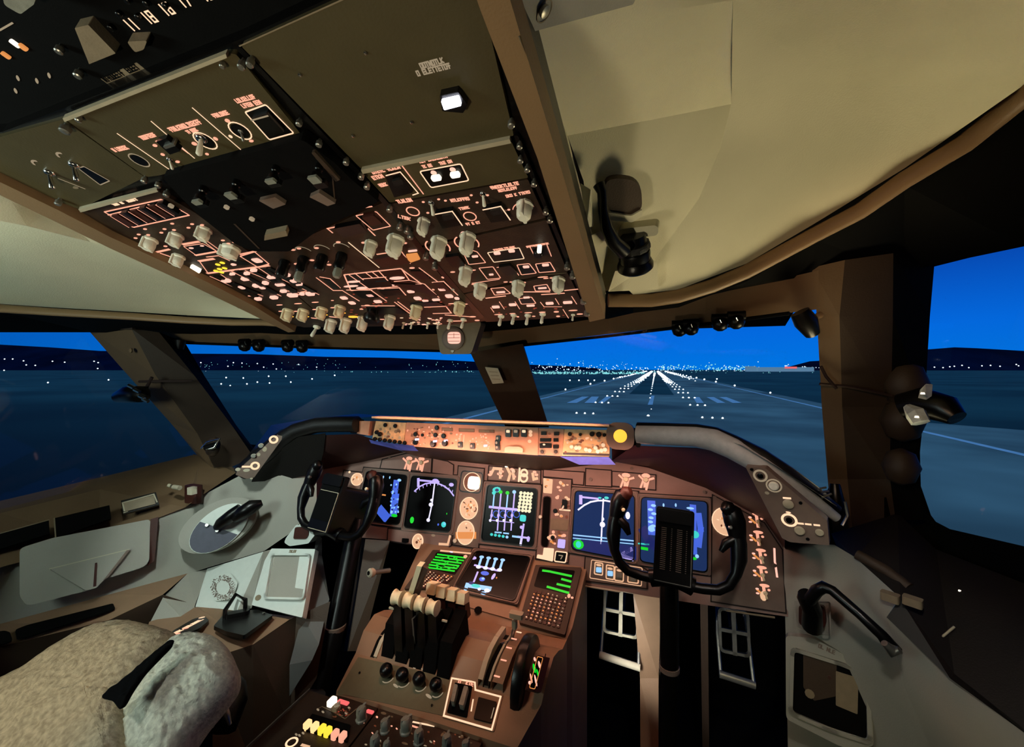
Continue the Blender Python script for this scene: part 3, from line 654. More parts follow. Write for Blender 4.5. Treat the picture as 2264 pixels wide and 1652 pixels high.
for q in ((1102,695,20,4),(1133,693,14,4),(1168,691,18,4),(1199,690,15,5),(1230,689,12,7),(1234,699,9,7),(1267,686,20,5),(1282,694,14,5),(1200,612,24,4),(1207,615,12,4),(1180,699,8,5),(1145,700,6,6),(1160,624,6,5),(1118,623,10,4)): p.blob(*q)
for x, y in ((1108,699),(1136,696),(1167,697),(1200,694),(1267,696)): p.toggle(x, y, 24 if x < 1250 else 15, tilt=10, mm='knob')
for k in range(14): p.blob(random.uniform(1085,1285), random.uniform(676,702), random.uniform(4,9), random.uniform(2,4), 'dimpink')
p.done()
# ---- emergency lights / wing anti ice panel (top left)
p = OP('upper left overhead panel with lit dividing lines and guarded switches', [(142,262),(505,118),(522,120),(668,300),(352,388),(322,392)])
p.block([(138,262),(499,119),(502,128),(143,270)], .006, 'silverpaint', 'edge_strip', r=1)
p.frame([(542,247),(588,230),(650,293),(596,308)], 2.8, 'legw', fill='black', r=5); p.block([(556,262),(590,252),(628,292),(596,303)], .006, 'black', 'switch_guard')
p.line([(556,266),(592,256)], 3, 'legdim', z=.0065)
p.text(525,227,566,216,8); p.text(539,238,580,228,8); p.text(475,260,508,251,8); p.blob(503,266,12,9); p.blob(556,311,12,6); p.blob(510,301,8,8,'legw')
p.ring(531,289,22,2.6,'legw'); p.blob(531,289,38,36,'black'); p.toggle(533,290,20, mm='steel', bat='steel')
for l in ([(426,238),(537,334)], [(335,268),(430,349)], [(260,295),(373,373)]): p.line(l, 2, 'legw')
p.text(380,291,447,272,9); p.text(417,295,439,288,7); p.ring(454,311,22,2.4,'legw'); p.blob(454,311,38,36,'black'); p.toggle(446,304,40, tilt=-10, bat='knob')
p.blob(430,317,13,9); p.blob(477,306,10,9); p.blob(458,340,9,6)
p.line([(345,312),(368,302),(416,338)], 2.2); p.block([(345,314),(367,306),(400,334),(376,342)], .007, 'black', 'switch_guard'); p.block([(360,325),(384,318),(388,323),(366,330)], .010, 'steel', 'guard_lip', r=1)
p.text(308,311,347,300,8); p.blob(343,321,12,7); p.blob(360,341,10,7); p.blob(393,357,12,6); p.toggle(375,352,20)
p.ring(308,354,18,2.2,'legdim'); p.blob(308,354,32,30,'black'); p.text(255,335,286,328,8)
for q in ((493,143),(175,262)): p.fastener(*q, w=12)
p.fastener(555,136,16,1.6); p.fastener(536,141,16,1.6); p.fastener(146,284,20,1.0); p.done()
# ---- far left panel with two chrome toggles
p = OP('plain far left overhead panel with two chrome toggles and slots', [(-160,318),(0,303),(139,264),(320,392),(176,463),(135,448),(0,381),(-160,312)])
for (x, y) in ((110,380),(164,363)):
    p.toggle(x, y, 34, tilt=-25, bat='chrome'); p.ring(x-18, y-14, 14, 4, 'legdim', 60, 150)
p.frame([(173,371),(186,367),(243,399),(222,408)], 2, 'legdim', fill='black'); p.line([(129,394),(188,417)], 1.6, 'legdim'); p.blob(168,414,18,7,'placard')
for q in ((130,446),(320,397),(351,407),(369,427)): p.fastener(*q, w=12)
p.done()
# ---- electrical panel (left column)
p = OP('lower left overhead panel packed with ivory knobs and glowing orange light grids', [(176,466),(346,421),(430,470),(548,556),(600,606),(737,723),(672,724),(626,713),(568,668),(462,612),(250,511)], mm='ohdark')
p.block([(173,463),(346,419),(350,424),(178,470)], .005, 'silverpaint', 'edge_strip', r=1)
p.text(252,454,305,441,10,'legw',3.4); p.frame([(231,468),(358,440),(419,475),(295,502)], 2.8, 'legend', fill='black')
for k in range(6):
    x0, y0 = 245+20*k, 478-5*k; p.block([(x0,y0),(x0+14,y0-3),(x0+52,y0+21),(x0+40,y0+25)], .004+.004*(k % 2), 'black' if k % 2 else 'redbrown', 'guard_cover'); p.line([(x0-1,y0),(x0+40,y0+25)], 1.2, 'legend', z=.009)
p.line([(240,475),(330,452),(340,460),(350,450)], 3, 'legend')
for q, w in (((329,541),27),((387,532),27),((449,519),28),((392,577),24)): p.knob(*q, w, h=1.0)
p.knob(508,559,36, rz=.5, h=.7)
for q in ((321,506),(300,526),(307,518),(328,519),(357,514),(364,506),(385,508),(417,503),(425,495),(447,497),(433,514),(381,494),(366,544),(518,535),(545,532),(493,531),(505,538)): p.blob(*q, 11, 5)
p.line([(405,540),(439,534)], 6); p.frame([(406,544),(449,538),(480,555),(433,563)], 1.8, fill='black'); p.line([(454,536),(480,556)], 2); p.line([(460,534),(485,552)], 2)
p.line([(343,558),(374,551)], 5); p.line([(356,560),(382,569)], 4); p.line([(433,564),(478,556)], 5); p.line([(457,568),(483,565),(510,577)], 2.2)
p.blob(423,548,14,6,'litpink'); p.blob(447,543,12,5,'litpink')
p.blob(432,597,40,20,'black', -.4, .0012); p.light([(419,592),(424,590),(444,601),(440,605)], 'litwhite', 'position_marker', h=.006)
p.frame([(531,566),(563,556),(595,583),(570,590)], 2.6, fill='black'); p.light((568,577,22,15)); p.blob(530,580,44,22,'black',-.3); p.light((516,586,12,6))
p.line([(531,562),(565,555)], 4); p.line([(441,577),(472,572)], 6); p.line([(441,577),(459,602)], 2)
for q in ((482,584),(492,580),(486,594),(497,592),(478,598),(490,601)): p.blob(*q, 13, 9, 'yellow', z=.001)
p.line([(459,604),(594,587)], 5)
for k, l in enumerate([[(489,607),(511,622)], [(465,611),(576,661)], [(511,599),(621,654)], [(543,598),(661,647)], [(573,593),(662,652)], [(583,593),(705,651)], [(502,626),(581,654)], [(619,615),(677,642)]]):
    p.line(l, 2.2)
    if k: p.block([(l[0][0]+6,l[0][1]+1),(l[0][0]+16,l[0][1]),(l[1][0]-4,l[1][1]-4),(l[1][0]-16,l[1][1]-3)], .003, 'black', 'light_row_backing', r=1)
for q in ((499,623,22,9),(541,619,18,9),(534,637,13,11),(586,628,13,9),(565,634,14,9),(570,663,15,9),(605,660,18,9),(646,655,24,11),(685,652,20,10),(599,615,20,8),(619,631,24,9),(580,638,13,7),(626,646,15,7),(631,611,22,7),(648,623,13,10),(545,607,14,6),(513,608,14,4),(667,652,10,7),(661,631,16,4),(560,600,16,6)): p.light(q, h=.0045)
for q in ((618,674,18,4),(659,671,22,4),(697,668,20,4),(552,654,10,4),(672,645,18,4),(640,643,14,3)): p.blob(*q)
for x, y in ((635,698),(669,698),(710,694),(750,690)): p.knob(x, y, 24, h=1.0, mm='lever'); p.blob(x-14, y-10, 14, 4); p.blob(x+10, y+2, 12, 4, 'amber')
p.knob(730,722,24,h=1.1)
p.line([(690,703),(712,705)], 4); p.line([(730,700),(756,703)], 4); p.toggle(701,722,26, tilt=15, mm='knob')
p.fastener(590,548,9); p.done()
# ---- fire handle box
p = Panel('overhead_control_unit', 'deep black box of fire handles hanging from the overhead panel', 'switch panel', OH, [(358,392),(668,308),(740,360),(780,400),(838,446),(705,508),(640,556),(560,556),(520,540),(430,468)], th=.016, mm='blackmatt', lift=.011, rnd=.006)
p.block([(688,338),(696,336),(752,398),(742,402)], .004, 'dbrown', 'side_bracket', r=3)
p.line([(700,350),(735,386),(740,440)], 3, 'dbrown'); p.line([(520,496),(572,548)], 5, 'dbrown')
for (x, y, w, hh) in ((438,450,28,18),(512,436,28,26),(600,404,30,18),(697,400,30,30)):
    m_ = p.sz(x, y, 1); b = B(); b.m('black').lathe([(8*m_, 0), (8*m_, 12*m_), (6*m_, 14*m_), (6*m_, 22*m_), (11*m_, 24*m_), (11*m_, 34*m_)], 14)
    b.m('knobgrey').box((0, 2*m_, 38*m_), (w*.8*m_, hh*.6*m_, 6*m_), bev=2*m_); b.m('black').box((0, -hh*.5*m_, 34*m_), (w*m_, hh*.5*m_, 12*m_), bev=3*m_)
    o = b.obj('fire_handle', None, p.root, smooth=40); q = p.L(x, y, 40*m_); o.location = (q[0], q[1], 0)
p.block([(585,520),(632,510),(636,522),(584,532)], .01, 'placard', 'name_strip')
for q in ((377,458),(500,461),(556,487)): p.light((q[0], q[1], 9, 9), 'legdim', 'indicator_lens', h=.004)
p.block([(572,444),(608,436),(632,452),(604,462)], .006, 'bezel', 'bracket_plate'); p.block([(684,436),(705,426),(742,450),(724,456)], .006, 'bezel', 'bracket_plate')
p.done()
# ---- hydraulic and fuel panel (middle)
p = OP('lower middle overhead panel with black T handles and framed fuel lights', [(700,514),(852,446),(925,548),(1010,654),(1073,710),(1000,718),(740,724),(604,606),(560,558),(604,556)], mm='ohdark')
p.line([(708,477),(740,470)], 3); p.text(743,471,775,464,8); p.line([(780,462),(822,456)], 3)
p.frame([(787,476),(832,467),(864,499),(825,508)], 2.2, fill='black'); p.block([(800,482),(826,477),(846,495),(822,501)], .008, 'redbrown', 'guard_cover')
p.line([(724,505),(798,490),(829,520)], 3); p.line([(724,505),(735,514)], 3)
p.block([(738,506),(795,495),(812,514),(760,526)], .008, 'black', 'guard_cover')
for (x, y, t) in ((631,578,0),(673,570,1),(714,566,0),(757,562,1)):
    m_ = p.sz(x, y, 1); b = B(); b.m('black').lathe([(11*m_, 0), (13*m_, 8*m_), (11*m_, 18*m_), (13*m_, 32*m_), (10*m_, 38*m_)], 12)
    if t: b.m('knobgrey').lathe([(9*m_, 38*m_), (10*m_, 50*m_), (7*m_, 58*m_)], 10, flute=.12)
    o = b.obj('selector_handle', None, p.root, smooth=50); q = p.L(x, y); o.location = (q[0], q[1], 0)
for q in ((655,583),(690,575),(722,578),(728,585),(648,552),(661,549),(700,548),(748,535),(804,536),(815,538),(895,537)): p.blob(*q, 12, 6, 'legend')
p.ring(757,548,18,1.8,'legdim',0,150); p.ring(673,556,18,1.6,'legdim',0,150); p.ring(714,552,18,1.6,'legdim',0,150)
p.knob(818,551,28,h=1.1); p.knob(872,546,38,h=1.1); p.line([(771,536),(838,591)], 2.4,'legw'); p.line([(834,562),(860,558)], 3); p.line([(888,556),(907,582)], 2.2)
p.block([(826,575),(888,564),(908,582),(846,592)], .003, 'redbrown', 'placard_plate'); p.light([(897,564),(922,561),(929,574),(905,582)], 'orange', 'lit_plate'); p.light((912,556,22,4))
p.frame([(761,607),(886,593),(932,627),(776,642)], 3.2, fill='black')
for l in ([(770,606),(854,665)], [(837,598),(867,630)], [(888,594),(905,619),(872,622)], [(802,616),(853,612)], [(785,604),(803,618)], [(808,602),(824,614)], [(822,600),(838,613)]): p.line(l, 3)
for l in ([(939,628),(970,657)], [(700,614),(737,642),(757,642),(794,665)], [(835,638),(883,636),(897,652)], [(956,624),(981,622),(1012,652)], [(927,592),(967,622)], [(800,676),(872,676)], [(873,668),(906,693)], [(880,667),(912,691)], [(939,679),(986,677),(998,692),(958,693)], [(905,619),(939,628)], [(708,612),(730,616),(752,636)], [(767,641),(822,641)]): p.line(l, 2.6)
for l in ([(865,628),(935,630),(968,656),(900,640)], [(828,624),(862,622),(868,634),(842,636)], [(715,618),(730,620),(752,638),(738,640)], [(957,626),(978,625),(998,644),(972,640)], [(906,600),(934,600),(952,618),(930,618)], [(905,672),(965,668),(984,676),(938,677)], [(838,644),(882,641),(893,652),(850,655)], [(780,646),(820,645),(836,658),(800,660)], [(800,682),(880,680),(900,694),(820,694)]): p.block(l, .002, 'black', 'blank_cap')
for q in ((760,660,16,11),(778,671,15,11),(818,654,16,11),(835,668,18,10),(908,646,16,9),(923,661,16,12),(940,666,14,6),(964,664,18,7),(977,641,16,10),(993,656,17,13),(1010,661,10,9)): p.light(q)
for q in ((878,614,40,12),(782,622,36,8),(776,632,40,8),(800,636,30,9),(862,630,26,6)): p.blob(*q, 'litpink', z=.0008)
for q in ((845,637,12,8),(858,635,12,8),(911,592,14,6),(945,612,8,5),(979,613,6,8),(800,683,12,5),(842,685,10,5),(812,675,14,6),(1000,671,20,4),(1030,672,10,4),(930,672,12,4),(735,664,8,3),(1045,700,16,6),(1055,708,12,6),(958,640,6,6)): p.blob(*q)
p.blob(781,700,26,10,'amber',0,.0006); p.capknob(822,700,34,h=.9); p.knob(919,692,26,h=1.1,mm='lever'); p.knob(1015,684,26,h=1.0,mm='lever')
for x, y in ((763,721),(801,717),(860,714)): p.knob(x, y, 24, h=1.2)
p.line([(842,706),(870,706)], 4); p.line([(990,710),(1030,709)], 4); p.line([(985,696),(1040,700)], 3)
for x, y in ((996,708),(1025,706)): p.toggle(x, y, 22, tilt=10, mm='knob')
for k in range(34): p.blob(random.uniform(884,984), random.uniform(702,718), random.uniform(4,9), random.uniform(2.5,5), random.choice(['legend','legw','litpink']))
for x in (893,911,947,970): p.toggle(x, 714, 14, tilt=5, mm='knob')
for k in range(30): p.blob(random.uniform(760,1000), random.uniform(650,700), random.uniform(4,9), random.uniform(2,4), 'dimpink')
p.done()
# ---- gap fasteners row by the right trim and by the middle gap
fr = Panel('fastener_rail', 'narrow black rail of grey quick-release studs beside the right overhead trim', 'rail', OH, [(1136,300),(1145,300),(1312,700),(1302,700)], th=.005, mm='black', lift=.0006)
for q in ((1149,321),(1151,352),(1166,372),(1181,404),(1207,466),(1216,484),(1254,588),(1266,608),(1290,664),(1298,690)): fr.fastener(*q, w=13)
fr.done()
fr = Panel('fastener_rail', 'narrow black rail of grey studs between left and middle overhead panels', 'rail', OH, [(522,108),(532,104),(800,384),(858,448),(935,548),(1070,700),(1063,706),(925,552),(848,452),(790,388)], th=.005, mm='black', lift=.0006)
for q in ((662,270),(706,316),(766,356),(799,388),(812,410),(862,460),(884,500),(908,520),(901,508),(942,566),(962,588)): fr.fastener(*q, w=13)
for q in ((960,582,8),(1001,640,8)): fr.blob(q[0], q[1], q[2], q[2], 'legdim')
fr.done()
# ---- aft overhead panel, dark
AO = OH.off(-.02)
p = Panel('aft_overhead_unit', 'black aft overhead panel with tiny lit numbers at the upper left', 'switch panel', AO, [(-200,250),(-200,-60),(900,-120),(880,-60),(520,92),(0,292)], mm='blackmatt')
for (x, y), t_ in zip(((292,68),(330,52),(368,34),(406,16),(454,2)), ('11','18','16','17','15')): p.text(x, y, x+22, y-7, 20, 'legw', 3, t_)
p.block([(165,62),(195,55),(256,118),(197,142)], .012, 'placard', 'grey_cover'); p.block([(280,92),(325,90),(318,110),(298,116)], .012, 'placard', 'bracket', r=6)
p.block([(222,174),(302,138),(322,154),(241,188)], .0002, 'placard', 'name_placard'); p.text(236,181,310,151,10,'blackmatt',2.4)
for q in ((133,108),(216,68),(175,162)): p.fastener(*q, w=16, mm='steel')
p.block([(0,-30),(90,-40),(75,10),(45,32),(10,12)], .03, 'knobgrey', 'corner_latch', r=6)
p.light((32,98,12,16),'litwhite','lit_lamp'); p.light((50,106,14,14),'orange','lit_lamp'); p.light((12,124,12,14),'orange','lit_lamp'); p.line([(0,66),(28,50)], 3, 'legdim')
for q in ((82,178),(109,166),(35,200),(40,172)): p.blob(*q, 18, 5, 'legdim', .5)
for k in range(5):
    for j in range(4): p.fastener(300+60*k-18*j, -10-24*k+30*j-20, 12, 1.0, 'black', 'circuit_breaker')
p.done()
# ================================================================ glareshield, main panel, displays, control wheels
def plane3(a, b, c, up=(0, 0, 1)):
    a, b, c = W(*a), W(*b), W(*c); n = (b-a).cross(c-a).normalized()
    if n.dot(a) > 0: n = -n
    return Plane(a, n, up)
def thing_mesh(b, name, lab, cat, mm=None, smooth=None, group=None):
    o = b.obj(name, mm, smooth=smooth); return tag(o, lab, cat, group)
MC = Plane((0, 1.18, -.2), (0, -1, .12), (0, .12, 1))
def mch(px, py, dz=0): return MC.hit(px, py) + MC.n*dz
# glareshield: top cover, under surface, padded rolls
g = bpy.data.objects.new('glareshield', None); COL.objects.link(g); g.location = MC.hit(1090, 950); tag(g, 'black leather glareshield hood with padded grey rolls curving down at both ends', 'glareshield')
def under(b, name, mm=None, smooth=None):
    o = b.obj(name, mm, smooth=smooth); o.parent = g; o.matrix_parent_inverse = Matrix.Translation(-g.location); return o
b = B().m('hood')
b.grid([[W(530,1030,1.46), W(560,1000,1.60)], [W(620,950,1.47), W(600,940,1.68)], [W(700,928,1.46), W(690,925,1.75)], [W(780,925,1.42), W(790,915,1.8)], [mch(830,921,.0), W(850,919,1.62)], [mch(1090,929), W(1100,929,1.7)], [mch(1350,939), W(1340,941,1.55)],
    [W(1412,955,1.13), W(1400,948,1.35)], [W(1560,958,1.03), W(1560,958,1.2)], [W(1640,985,.95), W(1650,988,1.1)], [W(1730,1040,.9), W(1740,1040,1.05)], [W(1850,1120,.88), W(1860,1110,1.05)]])
under(b, 'hood_top', smooth=60)
Lr = [(790,938,1.42),(745,938,1.445),(700,940,1.46),(655,952,1.47),(620,975,1.475),(575,1012,1.47),(535,1045,1.465)]
under(B().m('hood').tube([W(*p) for p in Lr], [.028]*4+[.032,.034,.03], 14), 'left_padded_roll', smooth=60)
Rr = [(1410,961,1.13),(1470,963,1.09),(1540,966,1.05),(1580,974,1.02),(1620,992,.985),(1680,1028,.945),(1740,1066,.92),(1800,1108,.905),(1850,1145,.90)]
under(B().m('roll').tube([W(*p) for p in Rr], [.026,.026,.026,.028,.026,.022,.018,.014,.01], 16), 'right_padded_roll', smooth=60)
under(B().m('hood').tube([W(px, py-11-(6 if px > 1650 else 0), d+.012) for px, py, d in Rr], [.021,.021,.021,.022,.022,.022,.02,.017,.012], 12), 'roll_edging', smooth=60)
# under surface between roll and panel top
b = B().m('hoodred')
b.grid([[W(1402,985,1.13), mch(1352,1020,-.03), MP.hit(1362,1022)], [W(1540,990,1.05), W(1480,1010,1.15), MP.hit(1432,1034)], [W(1590,1000,1.02), W(1560,1030,1.12), MP.hit(1500,1058)], [W(1650,1035,.96), W(1620,1065,1.05), MP.hit(1560,1079)],
    [W(1700,1075,.93), W(1690,1110,1.0), MP.hit(1640,1122)], [W(1740,1160,.93), W(1735,1180,1.0), MP.hit(1690,1150)], [W(1735,1195,.95), W(1735,1205,1.0), MP.hit(1735,1214)]])
under(b, 'right_under_surface', smooth=60)
b = B().m('hoodred').grid([[mch(1345,938,-.015), W(1415,948,1.16)], [mch(1350,980,-.03), W(1415,985,1.16)], [mch(1350,1020,-.04), MP.hit(1440,1036)]]); under(b, 'right_end_cheek')
b = B().m('hoodred')
b.grid([[mch(822,972,-.01), mch(835,985,-.04), MP.hit(893,1000)], [W(790,960,1.42), W(780,985,1.48), MP.hit(800,1022)], [W(720,962,1.45), W(715,1000,1.5), MP.hit(705,1040)], [W(660,970,1.465), W(655,1010,1.5), W(640,1058,1.52)], ])
under(b, 'left_under_surface', smooth=60)
b = B().m('hood').grid([[W(720,958,1.44), W(715,1000,1.49), W(705,1042,1.51)], [W(660,966,1.455), W(655,1010,1.49), W(640,1060,1.51)], [W(610,1000,1.46), W(600,1030,1.5), W(585,1064,1.5)], [W(560,1040,1.45), W(560,1050,1.46), W(556,1066,1.47)]])
under(b, 'left_flank', smooth=60)
b = B().m('dbrown')   # shelf below the mode panel
b.grid([[mch(822,975,.002), mch(840,984,-.03), MP.hit(897,1001)], [mch(900,985,.002), mch(905,993,-.03), MP.hit(930,1012)], [mch(1190,1008,.002), mch(1190,1014,-.03), MP.hit(1200,1040)], [mch(1347,1011,.002), mch(1350,1018,-.03), MP.hit(1362,1023)]])
under(b, 'lower_shelf')
b = B().m('purple')
b.grid([[mch(821,972,.012), mch(822,980,.004)], [mch(870,980,.012), mch(880,996,-.01)], [mch(918,985,.012), mch(920,998,-.014)]]); under(b, 'lower_lip'); b = B().m('purple'); b.grid([[mch(1240,1009,.012), mch(1280,1028,-.004)], [mch(1347,1010,.012), mch(1361,1028,-.004)]])
under(b, 'lower_lip')
# lit edge bars above the mode panel
b = B()
b.m('silverpaint').hexa([mch(834,921,.03), mch(1349,939,.03), mch(1349,943,.03), mch(834,925,.03), mch(834,919,-.02), mch(1349,937,-.02), mch(1349,947,-.02), mch(834,929,-.02)])
under(b, 'upper_bar')
def MCP(name, label, corners, mm, cat='control panel'): return Panel(name, label, cat, MC, corners, th=.02, mm=mm, rnd=.001, lift=.004)
M['mcpbrass'] = mat('pale_lit_faceplate', (214, 178, 132), .5, var=.2, scale=60, bump=.1)
# left EFIS panel
p = MCP('display_control_unit', 'left end display control panel with a row of black knobs below', [(831,931),(898,935),(892,982),(823,971)], 'mcpbrass')
for q in ((852,940),(874,942)): p.capknob(*q, w=9, h=.8)
for k in range(7): p.capknob(829+11*k, 971+1.4*k, w=9, h=.9)
p.capknob(833,956,9); p.capknob(840,960,10)
for k in range(26): p.blob(random.uniform(832,892), random.uniform(945,968), random.uniform(4,10), random.uniform(3,8), random.choice(['silverpaint','placard','mcpbrass','gaugedark']))
p.done()
# mode control panel
p = MCP('mode_control_unit', 'wide warmly lit mode control panel across the centre of the glareshield', [(899,934),(1190,946),(1189,1007),(893,986)], 'mcp')
for (x, y, w, h) in ((1032,951,34,7),(1076,953,34,6),(989,949,24,7),(1088,953,10,5)): p.frame([(x-w/2,y-h/2),(x+w/2,y-h/2+1),(x+w/2,y+h/2+1),(x-w/2,y+h/2)], 1, 'gaugedark', fill='placard', r=1)
for q, w in (((919,960),10),((919,978),12),((966,946),10),((963,962),10),((958,982),14),((981,964),11),((984,980),14),((934,962),7)): p.capknob(*q, w=w, h=.9, name='selector_knob')
for q in ((1017,984),(1044,987),(1100,990),(1099,980),(1101,970)): p.block([(q[0]-5,q[1]-7),(q[0]+5,q[1]-7),(q[0]+5,q[1]+6),(q[0]-5,q[1]+6)], .006, 'black', 'push_switch'); p.blob(q[0], q[1]-1, 5, 6, 'legdim', z=.0062)
for q in ((919,972),(959,976),(983,975),(1071,986)): p.light((q[0], q[1], 4.5, 4.5), 'white', 'switch_light', h=.016)
for x in (1123,1140,1158): p.block([(x-6,949),(x+6,950),(x+6,967),(x-6,966)], .008, 'black', 'push_switch'); p.light((x, 954, 8, 6), 'legw' if x != 1140 else 'legdim', 'switch_light', h=.009)
p.block([(1116,990),(1124,987),(1148,988),(1156,992),(1156,1001),(1115,1000)], .012, 'paper', 'disconnect_bar', r=3)
for k in range(46): p.blob(random.uniform(900,1010), random.uniform(944,984), random.uniform(3,7), random.uniform(2,5), random.choice(['legend','placard','gaugedark','gauge']))
for k in range(26): p.blob(random.uniform(1010,1090), random.uniform(958,992), random.uniform(3,6), random.uniform(2,5), random.choice(['legend','gauge','legend']))
p.line([(1018,960),(1016,990)], 2, 'gauge'); p.line([(1026,962),(1024,992)], 2, 'gauge'); p.blob(1173,955,9,8,'gauge'); p.blob(1173,962,9,8,'gauge'); p.blob(1171,976,9,8,'gauge')
p.done()
p = MCP('display_select_unit', 'small panel of dark push switches between mode panel and right knob panel', [(1191,947),(1247,949),(1243,1009),(1189,1006)], 'mcp')
for (x, y, w, h) in ((1202,958,12,8),(1230,959,11,8),(1206,973,24,8),(1229,973,11,8),(1206,986,26,10),(1229,988,12,8)): p.block([(x-w/2,y-h/2),(x+w/2,y-h/2),(x+w/2,y+h/2),(x-w/2,y+h/2)], .005, 'black', 'push_switch', r=1)
for x in (1199,1229): p.ring(x, 999, 6, 3, 'paper'); p.capknob(x, 999, 8, h=.6)
p.blob(1204,983,6,4,'legw',z=.006); p.blob(1215,959,7,5,'gaugedark'); p.line([(1193,947),(1190,1005)], 1.4, 'gaugedark'); p.done()
p = MCP('display_control_unit', 'right end display control panel crowded with pale knobs', [(1248,949),(1347,951),(1347,1010),(1243,1008)], 'mcpbrass')
for q, w in (((1260,960),9),((1283,961),7),((1309,960),11),((1324,961),12),((1336,962),8)): p.capknob(*q, w=w, h=.8)
for (x, y) in ((1274,990),(1281,990),(1296,994),(1304,996),(1317,990),(1322,998),(1334,984),(1338,994),(1330,996),(1264,988)): p.capknob(x, y, 10, 'knob', .9)
for k in range(36): p.blob(random.uniform(1250,1342), random.uniform(966,1000), random.uniform(4,10), random.uniform(3,7), random.choice(['silverpaint','placard','gaugedark','paper','gauge']))
p.line([(1247,1003),(1345,1006)], 5, 'black'); p.done()
# flood lamp ends
e = root('glareshield_lamp', 'amber glowing warning light in grey housing at right end of glareshield', 'light', MC.mat(mch(1372,964)))
B().prism(rrect(.075, .075, .026, 4), -.04, .012).obj('housing', 'bezel', e); B().lathe([(.019,.011),(.017,.014),(.008,.017)], 20).obj('lens', 'amber', e, smooth=60)
B().prism(rrect(.012,.05,.004,2), -.03, .014).obj('end_bracket', 'black', e, loc=(.048,-.003,0))
e = root('glareshield_lamp', 'copper coloured lamp box with small amber square at left end of glareshield', 'light', MC.mat(mch(800,944)))
B().prism([(-.012,-.024),(.036,-.028),(.04,.022),(-.008,.02)], -.03, .008).obj('housing', 'mcp', e); B().prism(rrect(.03,.05,.006,2), -.03, .004).obj('lamp_body', 'black', e, loc=(-.03,0,0)); B().prism(rrect(.012,.014,.003,2), .003, .007).obj('lens', 'amber', e, loc=(-.03,.004,0))
# ---------------------------------------------------------------- displays
def expand(c, k):
    cx, cy = cen(c); return [(x+(k if x > cx else -k), y+(k if y > cy else -k)) for x, y in c]
def DU(label, c, pl=MP, k=8, scr='screen', name='display_unit', lift=.004):
    p = Panel(name, label, 'display', pl, expand(c, k), th=.03, mm='bezel', rnd=.006, lift=lift); p.split = False
    P = roundpoly([p.L(*q) for q in c], .014, 4)
    B().prism(P, 0, .0002).obj('screen', scr, p.root)
    b = B(); b.strip(P, .003, 0, True, h=.004); b.obj('screen_rim', 'black', p.root)
    b = B(); b.strip(roundpoly([p.L(*q) for q in expand(c, k-2)], .012, 4), .002, 0, True, h=.003); b.obj('bezel_edge', 'panel', p.root)
    p.line([*expand(c, k+.5), expand(c, k+.5)[0]], 3, 'seam', z=-.0015)
    return p
p = DU('left outer display showing blue tapes, partly behind the left control wheel', [(812,1042),(901,1051),(883,1160),(788,1146)])
p.line([(827,1058),(818,1092)], 12, 'blue'); p.line([(876,1068),(872,1100)], 14, 'blue'); p.line([(874,1100),(870,1134)], 18, 'blue'); p.line([(842,1130),(852,1142)], 20, 'blue')
for q in ((848,1055),(862,1056)): p.blob(*q, 3, 6, 'lblue')
p.blob(883,1062,10,6,'lblue'); p.blob(872,1140,16,7,'green'); p.blob(866,1132,6,8,'lblue'); p.blob(831,1067,5,9,'lblue'); p.line([(866,1102),(880,1104)], 4, 'lblue')
for k in range(34): p.blob(random.uniform(864,882), random.uniform(1068,1134), 4, 4, random.choice(['blue','navy','lblue']), z=.001)
p.line([(815,1090),(852,1095)], 3, 'orange'); p.done('display_symbols')
p = DU('left navigation display with white compass arc and track line', [(911,1052),(1011,1060),(995,1176),(894,1166)])
p.line([(917,1086),(928,1076),(940,1070),(952,1068),(966,1068),(982,1075),(994,1084),(1003,1096)], 3, 'lilac'); p.line([(961,1069),(956,1110),(952,1130),(948,1148)], 3, 'white'); p.line([(925,1060),(925,1074)], 6, 'lilac'); p.line([(927,1062),(970,1066)], 4, 'lilac'); p.blob(963,1063,16,8,'lilac')
for k in range(11): p.line([(919+8.2*k, 1086-18*math.sin(PI*(k+.3)/10.6)), (920+8*k, 1090-18*math.sin(PI*(k+.3)/10.6))], 1.5, 'lilac')
for q in ((998,1072,12,8,'lilac'),(953,1116,11,9,'white'),(954,1106,6,6,'white'),(947,1150,9,8,'white'),(911,1150,10,14,'green'),(981,1160,12,12,'cyan'),(983,1158,6,6,'lblue'),(969,1160,4,5,'blue'),(988,1136,2,4,'green')): p.blob(*q)
p.done('display_symbols')
p = DU('upper centre engine display with four blue columns and pale text block', [(1078,1072),(1189,1081),(1179,1208),(1064,1194)])
X4 = [(1093,1090),(1108,1088),(1123,1090),(1138,1088)]
for i, (x, y) in enumerate(X4):
    p.line([(x,y),(x-3,1122)], 3.2, 'lblue' if i % 2 == 0 else 'lilac'); p.line([(x-5,1128),(x-8,1150 if i in (0,) else 1172)], 3, 'lilac'); p.blob(x-1, y, 9, 8, ['cyan','green','green','lblue'][i]); p.blob(x-6,1140,6,8,'lilac'); p.blob(x-9,1151,6,6,'white')
    p.ring(x+4,1137,7,1.4,'blue')
p.line([(1083,1121),(1110,1124),(1142,1127)], 5, 'lilac'); p.line([(1082,1150),(1136,1156)], 1.6, 'lilac'); p.blob(1098,1083,20,12,'cyan',.2); p.blob(1099,1084,9,7,'navy',z=.001)
for k in range(5): p.blob(1087+8.5*k, 1182+1.4*k, 7, 6, 'cyan' if k < 4 else 'lblue')
p.line([(1095,1177),(1108,1178)], 3, 'lblue'); p.line([(1114,1179),(1124,1180)], 3, 'lblue')
for r_ in range(6):
    for c_ in range(4): p.blob(1152+7.5*c_ - .8*r_ + random.uniform(-1,1), 1090+7.6*r_+c_*.8, 8, 7.5, 'ivory', random.random())
